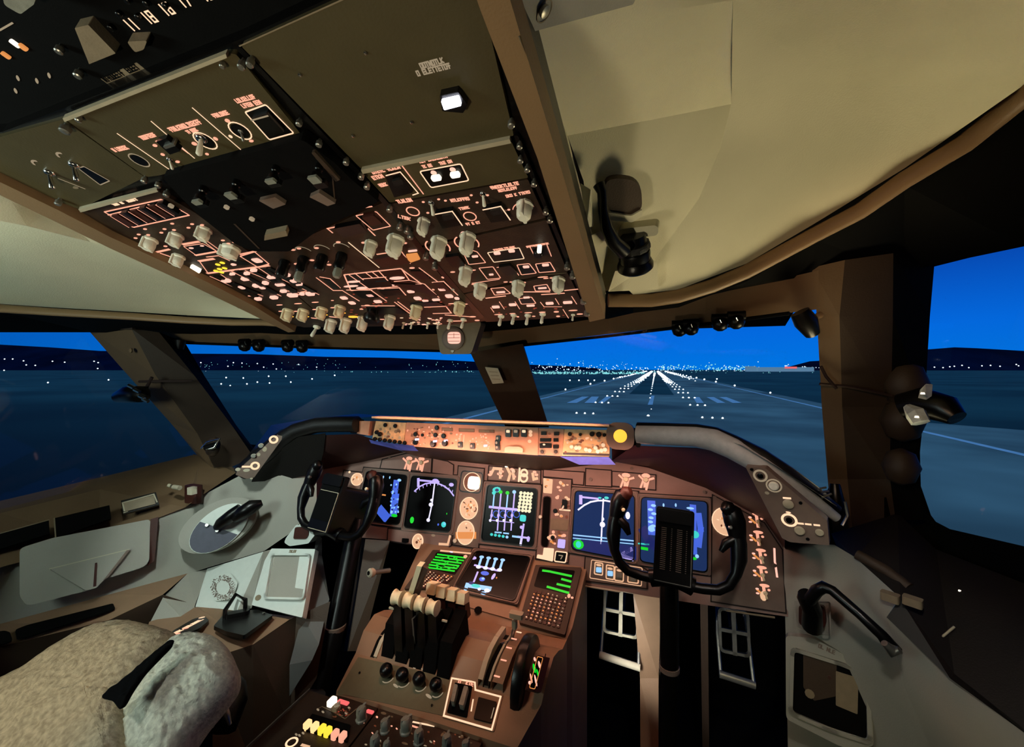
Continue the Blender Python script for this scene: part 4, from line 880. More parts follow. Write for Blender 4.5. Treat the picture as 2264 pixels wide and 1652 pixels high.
p.light((1156,1146,14,14), 'cyan', 'lit_symbol'); p.line([(1158,1160),(1152,1200)], 4, 'lilac'); p.line([(1134,1186),(1149,1188)], 4, 'lblue'); p.line([(1146,1187),(1170,1190)], 4, 'lilac'); p.blob(1168,1192,7,12,'lilac'); p.line([(1153,1192),(1151,1204)], 5, 'white'); p.blob(1153,1166,8,7,'lilac')
p.done('display_symbols')
p = DU('right navigation display with painted blue glare, white arc and track line', [(1272,1085),(1403,1095),(1402,1241),(1264,1214)], scr='screenblue')
arc = [(1279,1127),(1292,1117),(1306,1110),(1322,1107),(1338,1107),(1354,1110),(1370,1117),(1384,1126)]
p.line(arc, 3.5, 'white'); p.line([(1334,1104),(1331,1160),(1329,1202)], 3.2, 'white'); p.blob(1332,1160,12,12,'white'); p.blob(1333,1148,6,8,'white'); p.line([(1284,1098),(1284,1112)], 7, 'lilac'); p.line([(1284,1099),(1322,1103)], 4, 'lilac')
p.blob(1341,1101,10,6,'cyan'); p.blob(1326,1101,8,4,'cyan'); p.line([(1268,1183),(1400,1196)], 2.6, 'lblue'); p.line([(1267,1190),(1400,1203)], 2, 'lblue'); p.blob(1279,1204,24,20,'green'); p.blob(1279,1204,12,14,'cyan',z=.001)
p.line([(1296,1207),(1398,1222)], 26, 'navy'); p.blob(1388,1140,10,16,'white'); p.blob(1380,1112,16,8,'lilac'); p.line([(1395,1215),(1372,1228),(1397,1236)], 8, 'lilac'); p.done('display_symbols')
p = DU('right flight display with painted blue glare behind the right control wheel', [(1418,1099),(1564,1109),(1564,1266),(1415,1241)], scr='screenblue')
p.line([(1440,1115),(1442,1175)], 17, 'blue'); p.line([(1532,1122),(1534,1220)], 13, 'blue'); p.line([(1545,1140),(1549,1170),(1545,1205)], 12, 'blue'); p.line([(1424,1175),(1438,1200),(1460,1216)], 20, 'navy')
for y in range(1118,1180,9): p.blob(1442+random.uniform(-4,4), y, 11, 6, 'lblue', z=.001)
for q in ((1467,1117,4,8,'lblue'),(1494,1117,4,8,'lblue'),(1440,1169,14,14,'lblue'),(1526,1124,16,5,'lblue'),(1536,1182,18,16,'cyan'),(1534,1235,12,6,'green'),(1541,1230,8,8,'lblue')): p.blob(*q, z=.0011)
p.line([(1412,1202),(1434,1204)], 3, 'cyan'); p.line([(1418,1212),(1430,1214)], 6, 'green'); p.done('display_symbols')
p = DU('lower centre display on the pedestal with pale engine symbols', [(1053,1219),(1173,1233),(1137,1330),(1006,1297)], pl=FP, k=7)
for k in range(4):
    x, y = 1063+15.5*k, 1232+2.2*k; p.line([(x+2,y),(x-5,y+22)], 5, 'lblue'); p.blob(x+2, y, 11, 7, 'lblue'); p.blob(x-5, y+22, 12, 8, 'white')
p.line([(1050,1250),(1100,1262)], 4, 'lilac'); p.line([(1056,1266),(1048,1286)], 4, 'lilac'); p.blob(1091,1275,7,16,'lilac',-.2); p.blob(1072,1268,20,10,'blue'); p.blob(1066,1281,14,10,'blue'); p.blob(1068,1280,7,5,'lblue',z=.001); p.blob(1047,1234,14,8,'lilac'); p.blob(1098,1278,3,4,'orange')
p.line([(1033,1294),(1082,1302)], 10, 'lblue'); p.blob(1052,1296,22,8,'cyan',z=.001); p.blob(1069,1312,14,8,'lblue'); p.blob(1030,1302,9,10,'lblue'); p.blob(1077,1306,14,9,'white'); p.blob(1042,1290,12,7,'navy',z=.002); p.blob(1060,1304,8,6,'white',z=.002)
p.done('display_symbols')
# control display units with keys
def CDU(label, outer, scr, keys):
    p = Panel('control_display_unit', label, 'keypad display', FP, outer, th=.03, mm='dbrown', rnd=.004, lift=.005)
    P = roundpoly([p.L(*q) for q in scr], .006, 3); B().prism(P, 0, .0002).obj('screen', 'screen', p.root)
    tl, tr, br, bl = [Vector(q) for q in keys]; nr, nc = 9, 8
    for i in range(nr):
        for j in range(nc):
            q = tl.lerp(bl, (i+.5)/nr).lerp(tr.lerp(br, (i+.5)/nr), (j+.5)/nc)
            p.light((q.x, q.y, 7.2, 6.5), 'redbrown', 'key', h=.003)
            if random.random() < .8: p.blob(q.x, q.y, random.uniform(3,5), 3.0, random.choice(['orange','gauge','legend','legdim']), z=.0032)
    return p
p = CDU('left keypad display on the pedestal with bright green text', [(957,1216),(1054,1221),(1006,1300),(893,1302)], [(965,1221),(1032,1229),(1006,1272),(949,1257)], [(942,1262),(1004,1276),(975,1300),(905,1298)])
for r_ in range(6): p.line([(968-4.5*r_, 1226+5.8*r_), (1029-5*r_, 1234+5.8*r_)], 3.6, 'green')
for k in range(40): p.blob(random.uniform(962,1015), random.uniform(1230,1258), 5, 3, 'green')
p.blob(987,1238,14,5,'screen',z=.0014); p.blob(976,1252,16,4,'screen',z=.0014); p.blob(998,1221,9,3,'white'); p.blob(1029,1231,9,8,'legend'); p.line([(975,1218),(1040,1224)], 4, 'gauge'); p.done()
p = CDU('right keypad display on the pedestal with four short green lines', [(1184,1249),(1286,1255),(1249,1404),(1147,1376)], [(1193,1253),(1272,1262),(1255,1315),(1180,1297)], [(1180,1303),(1257,1321),(1238,1390),(1158,1368)])
for (a, b_) in (((1201,1262),(1216,1264)),((1220,1265),(1262,1274)),((1243,1281),(1261,1286)),((1233,1292),(1259,1298)),((1211,1298),(1256,1311))): p.line([a, b_], 5, 'green')
p.blob(1258,1318,7,10,'legend'); p.blob(1265,1322,6,5,'legend'); p.done()
# ---------------------------------------------------------------- main panel modules
def MM(name, label, c, mm='panel', cat='instrument panel', lift=.003, **k):
    p = Panel(name, label, cat, MP, c, th=.012, mm=mm, lift=lift, rnd=.002, **k); p.line(list(c)+[c[0]], 2.4, 'seam', z=.0001); return p
def dial(p, x, y, w, h, mm='gauge', busy=14, name='dial'):
    m_ = p.sz(x, y, 1); c = p.L(x, y)
    pts = [(c[0]+w/2*m_*math.cos(2*PI*k/28), c[1]+h/2*m_*math.sin(2*PI*k/28)) for k in range(28)]
    B().prism(pts, 0, .0015).obj(name, mm, p.root); b = B(); b.strip(pts, .0022, 0, True, h=.004); b.obj('dial_rim', 'legw', p.root)
    for k in range(busy):
        a = random.random()*2*PI; r = random.uniform(.15,.85); p.blob(x+w/2*r*math.cos(a), y+h/2*r*math.sin(a), random.uniform(3,7), random.uniform(2,4), random.choice(['gaugedark','orange','legw']), random.random()*3, z=.0017)
p = MM('standby_gauge_unit', 'narrow column of three round standby gauges left of the engine display', [(1013,1030),(1071,1036),(1058,1214),(1000,1205)], 'bezel')
p.frame([(1021,1041),(1068,1046),(1062,1091),(1015,1086)], 2.6, 'black', r=8); dial(p,1044,1066,40,40,'gaugedark',0); dial(p,1037,1124,42,46,busy=26); dial(p,1030,1178,41,49,busy=10)
p.light((1047,1068,28,28), 'litwhite', 'attitude_ball', h=.006); p.line([(1013,1184),(1047,1184)], 14, 'orange', z=.0022); p.capknob(1006,1196,9,'knob',.8); p.done('gauge_markings')
p = MM('lit_switch_unit', 'small panel of glowing round switches above the engine display', [(1081,1030),(1196,1040),(1195,1070),(1078,1062)], 'bezel')
for l in ([(1086,1048),(1092,1036),(1108,1037)], [(1122,1036),(1128,1048),(1124,1062)], [(1106,1040),(1106,1056)], [(1178,1048),(1180,1060),(1187,1058)], [(1134,1040),(1136,1058)]): p.line(l, 6, 'gauge')
p.line([(1149,1034),(1147,1064)], 4, 'legw'); p.ring(1159,1046,7,4,'legw'); p.ring(1158,1057,8,4,'legw')
for q in ((1083,1050),(1086,1044),(1103,1048),(1108,1052),(1137,1054),(1182,1044),(1186,1050),(1132,1038),(1110,1043)): p.blob(*q, 9, 6, 'legend')
for q in ((1107,1046),(1136,1042)): p.capknob(*q, 9, 'knob', .6)
p.light((1119,1031,6,5),'litwhite'); p.done()
p = MM('landing_gear_unit', 'tall warm-lit panel with a black lever slot between centre and right displays', [(1202,1056),(1264,1060),(1256,1245),(1184,1236)], 'panel')
p.frame([(1201,1097),(1219,1098),(1212,1212),(1196,1208)], 2, 'redbrown', fill='blackmatt', r=8)
p.block([(1201,1057),(1222,1060),(1220,1092),(1201,1090)], .002, 'gauge', 'lit_plate')
for k in range(46):
    x, y = random.choice([(random.uniform(1204,1220), random.uniform(1060,1090)), (random.uniform(1232,1260), random.uniform(1062,1100)), (random.uniform(1224,1258), random.uniform(1100,1144)), (random.uniform(1216,1250), random.uniform(1176,1190)), (random.uniform(1212,1228), random.uniform(1186,1206))])
    p.blob(x, y, random.uniform(5,9), random.uniform(3,7), random.choice(['gauge','legend','gaugedark','orange','gauge']), z=.0024)
p.block([(1243,1104),(1254,1106),(1253,1125),(1241,1124)], .008, 'black', 'toggle_guard'); p.toggle(1247,1116,14); p.line([(1238,1127),(1260,1129)], 3, 'legw'); p.capknob(1228,1130,10); p.capknob(1222,1189,9)
p.light([(1234,1192),(1250,1194),(1248,1213),(1232,1211)], 'lilac', 'lit_push_button', h=.004); p.frame([(1229,1219),(1254,1222),(1250,1244),(1226,1241)], 2.4, 'legw', fill='black'); p.line([(1236,1228),(1244,1229),(1240,1236)], 2, 'legdim')
p.block([(1217,1146),(1258,1150),(1254,1175),(1216,1170)], .002, 'placard', 'blank_plate'); p.block([(1202,1211),(1225,1213),(1222,1242),(1186,1234),(1188,1226),(1200,1228)], .001, 'legw', 'yellow_note', z=.0025); p.capknob(1195,1143,8,'knob')
p.done()
for (lab, c, cs) in (('left pair of glowing lamp switches on plain panel above the left displays', [(845,1016),(900,1002),(955,1012),(953,1046),(905,1040),(840,1036)], ((904,1020),(931,1021))), ('right pair of glowing lamp switches on plain panel above the right displays', [(1353,1042),(1450,1050),(1450,1084),(1353,1075)], ((1383,1058),(1427,1059)))):
    p = MM('lamp_switch_unit', lab, c)
    for (x, y) in cs:
        s_ = 1.0 if x < 1000 else 1.15
        p.line([(x-9*s_,y+16*s_),(x-4*s_,y+2),(x-12*s_,y-6*s_)], 4, 'legend'); p.line([(x+2,y+20*s_),(x+6*s_,y+2),(x+15*s_,y-1)], 4.5, 'legend'); p.blob(x+1, y-6*s_, 16*s_, 9*s_, 'legend'); p.line([(x-1,y-4),(x-1,y+16)], 6, 'legend'); p.capknob(x+1, y+2, 10*s_, 'lever', 1)
    p.done()
p = MM('blank_cover_unit', 'blank plain cover panel with clipped corner above left navigation display', [(957,1013),(990,1020),(1003,1028),(1002,1052),(955,1046)]); p.done()
p = MM('blank_cover_unit', 'blank plain cover panel above the landing gear panel', [(1201,1038),(1292,1044),(1290,1073),(1266,1071),(1265,1060),(1201,1054)]); p.done()
p = MM('blank_cover_unit', 'blank plain cover panel with one dark screw left of the right lamp switches', [(1295,1036),(1352,1040),(1352,1077),(1294,1074)]); p.fastener(1306,1060,8,.4,'bezel','screw'); p.done()
p = MM('pressure_gauge_unit', 'panel below the left navigation display with one small lit round gauge', [(858,1168),(995,1182),(998,1206),(985,1216),(856,1196)])
dial(p, 924, 1197, 26, 30, busy=4); p.blob(922,1199,6,6,'gaugedark',z=.0018); p.block([(889,1190),(903,1191),(902,1200),(888,1199)], .004, 'black', 'knob_recess'); p.line([(972,1203),(990,1204),(995,1186)], 5, 'gauge'); p.blob(958,1184,10,5,'paper'); p.done()
p = MM('side_gauge_unit', 'right side instrument panel with large lit round clock gauge and glowing switch column', [(1575,1094),(1690,1156),(1730,1216),(1738,1356),(1572,1330)], 'bezel')
dial(p, 1604, 1153, 54, 58, 'gauge', busy=26, name='clock_face')
for (x, y) in ((1672,1150),(1674,1190),(1680,1230),(1682,1268),(1688,1308)):
    p.blob(x+2, y-13, 20, 7, 'legend'); p.line([(x,y-10),(x+4,y+14)], 6, 'legend'); p.line([(x-14,y-4),(x-3,y+6)], 4, 'orange'); p.toggle(x+4, y+4, 15, mm='lever', bat='lever'); p.blob(x-14, y-6, 7, 4, 'litpink'); p.blob(x-13, y+4, 7, 4, 'litpink'); p.blob(x+12, y-3, 6, 5, 'legend')
p.line([(1712,1214),(1713,1242)], 4, 'litpink'); p.line([(1714,1246),(1718,1275)], 4, 'litpink'); p.blob(1688,1318,14,20,'gauge'); p.done()
p = MM('side_gauge_unit', 'small lit round gauge partly behind the left control wheel', [(760,1040),(806,1045),(800,1085),(752,1078)]); dial(p, 790, 1060, 30, 26, busy=6); p.blob(773,1044,6,5,'legw'); p.done()
p = MM('push_button_unit', 'lit panel of square push buttons below the right displays', [(1294,1230),(1414,1250),(1432,1262),(1430,1302),(1290,1284)], 'bezel')
for c in ([(1316,1243),(1333,1246),(1332,1272),(1314,1269)], [(1341,1249),(1358,1252),(1357,1282),(1340,1279)], [(1360,1253),(1379,1256),(1378,1286),(1359,1283)], [(1389,1263),(1412,1266),(1411,1290),(1388,1287)]):
    p.frame(c, 2.4, 'gauge', fill='placard'); x, y = cen(c); p.light([(x-6,y-3),(x+6,y-2),(x+6,y+9),(x-6,y+8)], 'lblue' if x < 1350 else 'knobgrey', 'push_button_cap', h=.004); p.blob(x, y-8, 12, 5, 'gauge')
p.frame([(1308,1238),(1420,1256),(1418,1296),(1304,1278)], 1.6, 'gauge'); p.done()
# screws and seams on the bare backing
for (x, y) in ((1397,1036),(1557,1088),(1580,1101),(862,1012),(1712,1250)):
    o = link('screw', cached('scr', lambda: mesh_of(B().lathe([(.005,0),(.005,.0015),(.003,.002)], 12), 'screw', 'bezel')), None); o.matrix_world = MP.mat(MP.hit(x, y) + MP.n*.0035); tag(o, 'small dark screw head on the bare instrument panel surface', 'screw', 'instrument panel screws')
# footwell ledge bar
thing_mesh(B().tube([MP.hit(1292,1291)+Vector((0,-.005,-.004)), MP.hit(1372,1304)+Vector((0,-.005,-.004))], .003, 8), 'edge_bar', 'thin bright bar under the square push button panel', 'bar', 'paper')
thing_mesh(B().tube([MP.hit(1605,1345)+Vector((0,-.005,-.004)), MP.hit(1712,1360)+Vector((0,-.005,-.004))], .0025, 8), 'edge_bar', 'thin pale bar under the right side instrument panel', 'bar', 'placard')
# ---- side wedge panels
RP = plane3((1650,1033,.93), (1829,1152,.845), (1740,1195,.90)); LP = plane3((618,963,1.44), (525,1045,1.40), (562,1056,1.42))
p = Panel('knob_control_unit', 'angular dark grey knob panel at right end of the glareshield', 'control panel', RP, [(1648,1032),(1693,1036),(1829,1152),(1834,1206),(1746,1199),(1729,1190)], th=.02, mm='bezel')
p.ring(1681,1052,12,4,'legdim'); p.capknob(1681,1052,12,'black',.5); p.ring(1711,1074,14,3,'legdim'); p.capknob(1711,1074,20,'knob',.7); p.capknob(1743,1114,21,'silverpaint',.5); p.ring(1745,1150,13,4.5,'legw'); p.capknob(1745,1150,14,'black',.9)  # first ring glows to make up for weak light here
p.capknob(1768,1173,20,'silverpaint',.6); p.capknob(1812,1177,16,'silverpaint',.6); p.line([(1733,1101),(1747,1102)], 4, 'legw'); p.blob(1696,1090,9,7,'paper'); p.blob(1743,1133,10,4,'legw')
for x in (1770,1787,1806): p.line([(x-5,1157+(x-1769)*.1),(x+5,1158+(x-1769)*.1)], 4, 'legw')
for q in ((1662,1038),(1770,1112),(1786,1192)): p.fastener(*q, 7, .4, 'black', 'screw')
p.done()
p = Panel('knob_control_unit', 'narrow grey knob panel with lit rings at left end of the glareshield', 'control panel', LP, [(613,962),(628,965),(562,1056),(545,1059),(521,1050),(524,1042)], th=.02, mm='bezel')
p.ring(605,972,7,4,'legw'); p.ring(564,1030,7,4,'legw'); p.blob(577,985,11,10,'paper'); p.blob(585,993,9,12,'silverpaint'); p.blob(561,1008,11,10,'paper'); p.blob(572,1005,7,8,'silverpaint')
p.capknob(577,986,9,'knobgrey',.7); p.capknob(561,1008,9,'knobgrey',.7); p.line([(537,1032),(555,1032)], 4, 'legw'); p.blob(545,1040,13,7,'paper'); p.blob(526,1038,10,8,'paper'); p.blob(556,1058,6,4,'paper'); p.done()
# ---------------------------------------------------------------- control wheels
def wheel(label, c3, tilt, roll, redgrip, holder, hx=0.0):
    pl = Plane(c3, (hx, -1, tilt), (0, tilt, 1)); mw = pl.mat(c3) @ Matrix.Rotation(roll, 4, 'Z')
    r = root('control_yoke', label, 'control yoke', mw)
    half = [(0,-.094),(.035,-.094),(.07,-.093),(.105,-.088),(.128,-.072),(.142,-.045),(.148,-.01),(.147,.025),(.142,.05)]
    zz = lambda x: .012*abs(x)/.14
    path = [(-x, y, zz(x)) for x, y in half[::-1]] + [(x, y, zz(x)) for x, y in half[1:]]
    n = len(path); B().tube(path, [.0125 + (.006 if min(i, n-1-i) < 3 else 0) for i in range(n)], 14).obj('rim', 'black', r, smooth=60)
    for s_ in (-1, 1):
        gb = B(); gb.tube([(s_*.147,.02,.012),(s_*.143,.05,.012),(s_*.138,.075,.014),(s_*.13,.098,.018),(s_*.122,.108,.02)], [.016,.021,.025,.023,.012], 14)
        gb.tube([(s_*.14,.035,.015),(s_*.118,.02,.02),(s_*.108,.0,.018)], [.013,.012,.006], 10)
        h = gb.obj('grip', 'black', r, smooth=60)
        hb = B(); hb.tube([(s_*.13,.09,.02),(s_*.118,.108,.03),(s_*.112,.112,.034)], [.017,.017,.01], 12); hb.obj('switch_cap', 'redbrown' if redgrip == s_ else 'black', h, smooth=60)
        B().lathe([(.005,0),(.005,.008),(.003,.01)], 10).obj('trim_button', 'lever' if redgrip == s_ else 'steel', h, loc=(s_*.125,.06,.034))
    B().prism(rrect(.085,.15,.014,4), -.09, .035).obj('hub', 'black', r, loc=(0,-.02,0))
    B().tube([(-.05,-.094,0),(0,-.08,.005),(.05,-.094,0)], .022, 12).obj('hub_saddle', 'black', r, smooth=60)
    hb = B(); hb.m('black').prism(rrect(.088,.175,.006,3), .035, .055); hb.m('blackmatt').prism(rrect(.076,.11,.004,2), .055, .058)
    ho = hb.obj('checklist_holder', None, r, loc=(0,-.004,0))
    B().prism(rrect(.080,.03,.003,2), .055, .064).obj('spring_clip', 'black', ho, loc=(0,.068,0))
    if holder:
        tk = B().m('bezel')
        for col in (-.024,-.006,.012,.028):
            for k in range(22): tk.box((col, -.056+k*.0045, .0583), ((.012 if col in (-.024,.012) else .0025), .0013, .0004))
        tk.obj('checklist_print', None, ho); B().strip([(-.04,-.084),(.04,-.084),(.04,.03)], .0016, .0555).obj('holder_edge', 'steel', ho)
    else: B().strip([(-.038,.034),(.038,.034),(.038,-.084),(-.038,-.084)], .0018, .0555, h=.003).obj('holder_edge', 'silverpaint', ho)
    return r
def column(par, path, rad, mm='black'):
    c = bpy.data.objects.new('column', None); COL.objects.link(c); c.parent = par; c.matrix_parent_inverse = par.matrix_world.inverted(); c.location = path[-1]; o = path[-1]
    B().tube([p-o for p in path], rad, 18).obj('tube', mm, c, smooth=60)
    B().lathe([(rad*1.08,0),(rad*1.08,.012)], 18).obj('collar', 'bezel', c, smooth=60, loc=(path[1]-o))
    B().lathe([(rad*2.4,-.02),(rad*2.2,.06),(rad*1.2,.12)], 18).obj('boot', 'rubber', c, smooth=60)
    return c
cR = W(1488,1199,1.05); cL = W(750,1112,1.36)
wR = wheel('black right control wheel with a large ribbed checklist holder in front of right displays', cR, .30, math.radians(-3), -1, True)
wL = wheel('black left control wheel with a plain checklist holder and one reddish grip switch', cL, .42, math.radians(-4), 1, False, -.05)
column(wR, [cR+Vector((-.008,.05,-.07)), cR+Vector((-.008,.03,-.35)), Vector((cR.x-.008, cR.y+.02, -1.36))], .024)
column(wL, [cL+Vector((.03,.05,-.07)), W(742,1390,1.25), W(705,1545,1.16), W(690,1640,1.12)], .028)
# pedals
def pedal(label, c, w, h, mm, d, lit):
    x, y = c; pl = Plane(W(x, y, d), (0, -1, .25), (0, .25, 1)); r = root('rudder_pedal', label, 'pedal', pl.mat(pl.o)); m_ = d/F; w *= m_; h *= m_
    b = B(); b.strip(rrect(w, h, .012, 3), .008, 0, True, h=.012); b.strip([(0,-h/2),(0,h/2)], .012, 0, h=.012); b.strip([(-w/2,0),(w/2,0)], .010, 0, h=.012); b.obj('tread_frame', mm, r)
    B().tube([(-w*.6,-h*.98,.03),(w*.6,-h*1.06,.03)], .011, 10).obj('heel_bar', mm, r, smooth=60)
    for s_ in (-1, 1): B().tube([(s_*w*.55,-h*1.0,.03),(s_*w*.55,-h*.2,-.02),(s_*w*.5,h*.4,-.05)], .005, 8).obj('side_arm', 'steel', r, smooth=60)
    B().tube([(0,0,-.01),(0,.1,-.12),(0,.2,-.2)], .014, 10).obj('pedal_arm', 'black', r, smooth=60)
    return r
pedal('bright metal rudder pedal with cross frame between pedestal and right control column', (1373,1352), 70, 88, 'paper', 1.36, 1)  # paler paint puts the light on this pedal into its colour
pedal('dim rudder pedal with cross frame right of the right control column', (1622,1395), 56, 84, 'steel', 1.30, 0)
# ================================================================ centre pedestal
ped = root('centre_pedestal', 'brown centre pedestal housing between the seats carrying levers and panels', 'pedestal', Matrix.Translation((-.53, 0, -1.38)))
def pd(b, name, mm=None, smooth=None):
    o = b.obj(name, mm, smooth=smooth); o.parent = ped; o.matrix_parent_inverse = Matrix.Translation(-ped.location) if False else ped.matrix_world.inverted(); return o
rows = [(1.275,-.613,-.785,-.20),(1.114,-.708,-.77,-.215),(1.09,-.728,-.755,-.225),(1.04,-.722,-.75,-.226),(1.0,-.700,-.745,-.227),(.95,-.683,-.74,-.228),(.90,-.697,-.735,-.23),(.86,-.729,-.727,-.234),(.777,-.760,-.712,-.262),(.770,-.800,-.712,-.262)]
b = B().m('ped'); b.grid([[Vector((xl,y,z)), Vector((xr,y,z))] for y, z, xl, xr in rows]); pd(b, 'upper_housing')
b = B().m('ped')
b.grid([[Vector((xl,y,z)), Vector((xl-.0,y,-1.38))] for y, z, xl, xr in rows]); pd(b, 'side_wall'); b = B().m('ped'); b.grid([[Vector((xr,y,z)), Vector((xr,y,-1.38))] for y, z, xl, xr in rows]); pd(b, 'side_wall')
b = B().m('dbrown'); b.prism([(-.785,.772),(-.785,-.6),(-.30,-.6),(-.30,.772)], -1.38, -.776); pd(b, 'aft_stand')
pd(B().m('steel').box((-.786,.08,-.772), (.003,1.38,.006)), 'edge_trim')
FU = Plane((-.5,.86,-.729), (0,-.031,.083), (0,.083,.031)); HU = Plane((-.5,.95,-.683), (0,-.046,.09), (0,.09,.046)); AS = Plane((-.5,.5,-.77), (0,0,1), (0,1,0))
GP = Plane((-.5,1.114,-.708), (0,-1,.25), (0,.25,1))
# hole and seam on the face below the lower display
p = Panel('pedestal_cover', 'copper brown sloping face with one dark hole below the lower centre display', 'panel', FP, [(1012,1306),(1139,1340),(1146,1352),(1140,1372),(1010,1335)], th=.01, mm='ped', lift=-.002)
p.blob(1057,1349,18,16,'blackmatt'); p.done()
# fuel control panel
p = Panel('fuel_control_unit', 'brown pedestal panel with four round black fuel knobs', 'control panel', FU, [(792,1453),(1000,1500),(983,1583),(745,1532)], th=.01, mm='fuelgrey', lift=.001)
for i, (x, y) in enumerate(((858,1495),(893,1505),(930,1514),(967,1527))):
    m_ = p.sz(x, y, 1); b = B(); b.m('black').lathe([(5*m_,0),(5*m_,6*m_),(11*m_,9*m_),(14*m_,15*m_),(14*m_,22*m_),(11*m_,28*m_),(4*m_,31*m_)], 20); b.m('legw').box((6*m_,4*m_,24*m_),(4*m_,7*m_,5*m_), bev=1.5*m_); b.m('legdim').strip([(14*m_*math.cos(a_),14*m_*math.sin(a_)) for a_ in [-1.9+k*.2 for k in range(10)]], 2*m_, 0)
    o = b.obj('fuel_knob', None, p.root, smooth=50); q = p.L(x, y); o.location = (q[0], q[1], 0)
for q in ((875,1517,16,5),(948,1540,18,6),(917,1476,8,7),(938,1481,20,6)): p.blob(*q, 'legdim', -.25)
for q in ((795,1488),(955,1560)): p.fastener(*q, 5, .4, 'black', 'screw')
p.done()
p = Panel('trim_switch_unit', 'lit outlined panel with two slot levers and a black square window', 'control panel', FU, [(996,1498),(1054,1507),(1056,1522),(1112,1538),(1092,1618),(978,1586)], th=.01, mm='ped', lift=.002)
p.line([(999,1500),(1050,1509),(1051,1526),(1107,1541),(1087,1614),(981,1583),(999,1500)], 3.4, 'legw')
p.block([(1006,1509),(1044,1517),(1032,1586),(988,1574)], .003, 'blackmatt', 'slot_plate'); p.block([(1004,1512),(1012,1514),(1004,1552),(996,1550)], .02, 'knobgrey', 'slot_lever'); p.block([(1026,1516),(1035,1518),(1024,1560),(1014,1557)], .02, 'knobgrey', 'slot_lever')
p.block([(1058,1541),(1098,1552),(1086,1598),(1047,1588)], .004, 'screen', 'black_window'); p.text(1012,1512,1046,1518,8,'legend'); p.line([(1046,1548),(1042,1572)], 3, 'legw'); p.line([(1092,1566),(1086,1588)], 2, 'legdim', z=.006); p.done()
# throttle quadrant levers
q_ = root('thrust_lever_assembly', 'cluster of four ivory-topped thrust levers with black boots on the pedestal', 'throttle levers', Matrix.Translation(HU.hit(930,1430)))
qi = q_.matrix_world.inverted()
def qd(b, name, mm=None, smooth=50, par=None):
    o = b.obj(name, mm, smooth=smooth); o.parent = par or q_; 
    o.matrix_parent_inverse = qi; return o
def spool(b, a, c_, r):
    ax = (c_-a); L_ = ax.length; b.tube([a.lerp(c_, t) for t in (0,.04,.25,.5,.75,.96,1)], [r*.8,r,r*.86,r*.74,r*.86,r,r*.8], 16)
for i in range(4):
    x, y = 881+25.5*i, 1322+7.2*i; k = W(x, y, 1.0); base = HU.hit(x+16, 1424+5*i)
    side = Vector((1,0,0))
    arm = B().m('black'); w = .0115
    top = k + Vector((0,.005,-.015))
    arm.hexa([base+Vector((-w,-.03,-.02)), base+Vector((w,-.03,-.02)), base+Vector((w,.05,-.02)), base+Vector((-w,.05,-.02)), top+Vector((-w,-.012,0)), top+Vector((w,-.012,0)), top+Vector((w,.02,0)), top+Vector((-w,.02,0))])
    arm.m('steel'); 
    if i in (1,): arm.hexa([base+Vector((w,-.034,.03)), base+Vector((w+.004,-.034,.03)), base+Vector((w+.004,0,.03)), base+Vector((w,0,.03)), top+Vector((w,-.016,-.02)), top+Vector((w+.004,-.016,-.02)), top+Vector((w+.004,0,-.02)), top+Vector((w,0,-.02))])
    lv = qd(arm, 'thrust_lever', smooth=None)
    kb = B().m('lever'); spool(kb, k-side*.0124, k+side*.0124, .0185); ko = kb.obj('lever_knob', None, smooth=50); ko.parent = lv; ko.matrix_parent_inverse = Matrix.Identity(4)
    if i == 1 or True:
        rb = B().m('lever' if i < 3 else 'lever'); t = W(955+22*i, 1300+7*i, 1.07); 
        rb.hexa([t+Vector(v) for v in ((-.012,-.012,-.012),(.012,-.012,-.012),(.012,.02,-.02),(-.012,.02,-.02),(-.012,-.006,.014),(.012,-.006,.014),(.012,.02,.008),(-.012,.02,.008))])
        rb.m('redbrown').hexa([t+Vector(v) for v in ((-.012,.0,-.06),(.012,.0,-.06),(.012,.03,-.06),(-.012,.03,-.06),(-.012,-.006,-.012),(.012,-.006,-.012),(.012,.02,-.02),(-.012,.02,-.02))])
        qd(rb, 'reverse_lever', smooth=None)
bb = B().m('blackmatt')
for i in range(5):
    c0 = HU.hit(880+30*i, 1408+10*i); bb.hexa([c0+Vector(v) for v in ((-.017,-.05,-.03),(.017,-.05,-.03),(.017,.07,-.03),(-.017,.07,-.03),(-.016,-.030,.050),(.016,-.030,.050),(.016,.050,.085),(-.016,.050,.085))])
qd(bb, 'lever_boot', smooth=None)
for (x, y) in ((983,1373),(866,1345)): qd(B().m('paper').box((0,0,0),(.014,.004,.004), Matrix.Translation(W(x,y,1.0))), 'lever_tab', smooth=None)
# speedbrake lever
s = B(); a = W(930,1250,1.0); c_ = W(908,1318,1.03)
s.m('lever').hexa([c_+Vector(v) for v in ((-.007,-.006,0),(.007,-.006,0),(.007,.012,0),(-.007,.012,0))] + [a+Vector(v) for v in ((-.007,-.006,0),(.007,-.006,0),(.007,.010,.004),(-.007,.010,.004))])
s.m('bezel').hexa([c_+Vector(v) for v in ((.007,-.004,0),(.018,.006,0),(.018,.014,0),(.007,.012,0))] + [a+Vector(v) for v in ((.007,-.004,0),(.016,.006,-.01),(.016,.012,-.01),(.007,.010,.0))])
s.m('black').hexa([W(870,1400,1.07)+Vector(v) for v in ((-.008,-.01,-.03),(.008,-.01,-.03),(.008,.01,-.03),(-.008,.01,-.03))] + [c_+Vector(v) for v in ((-.008,-.004,0),(.008,-.004,0),(.008,.01,0),(-.008,.01,0))])
o = s.obj('speedbrake_lever'); tag(o, 'tall flat ivory lever rising left of the thrust levers', 'lever')
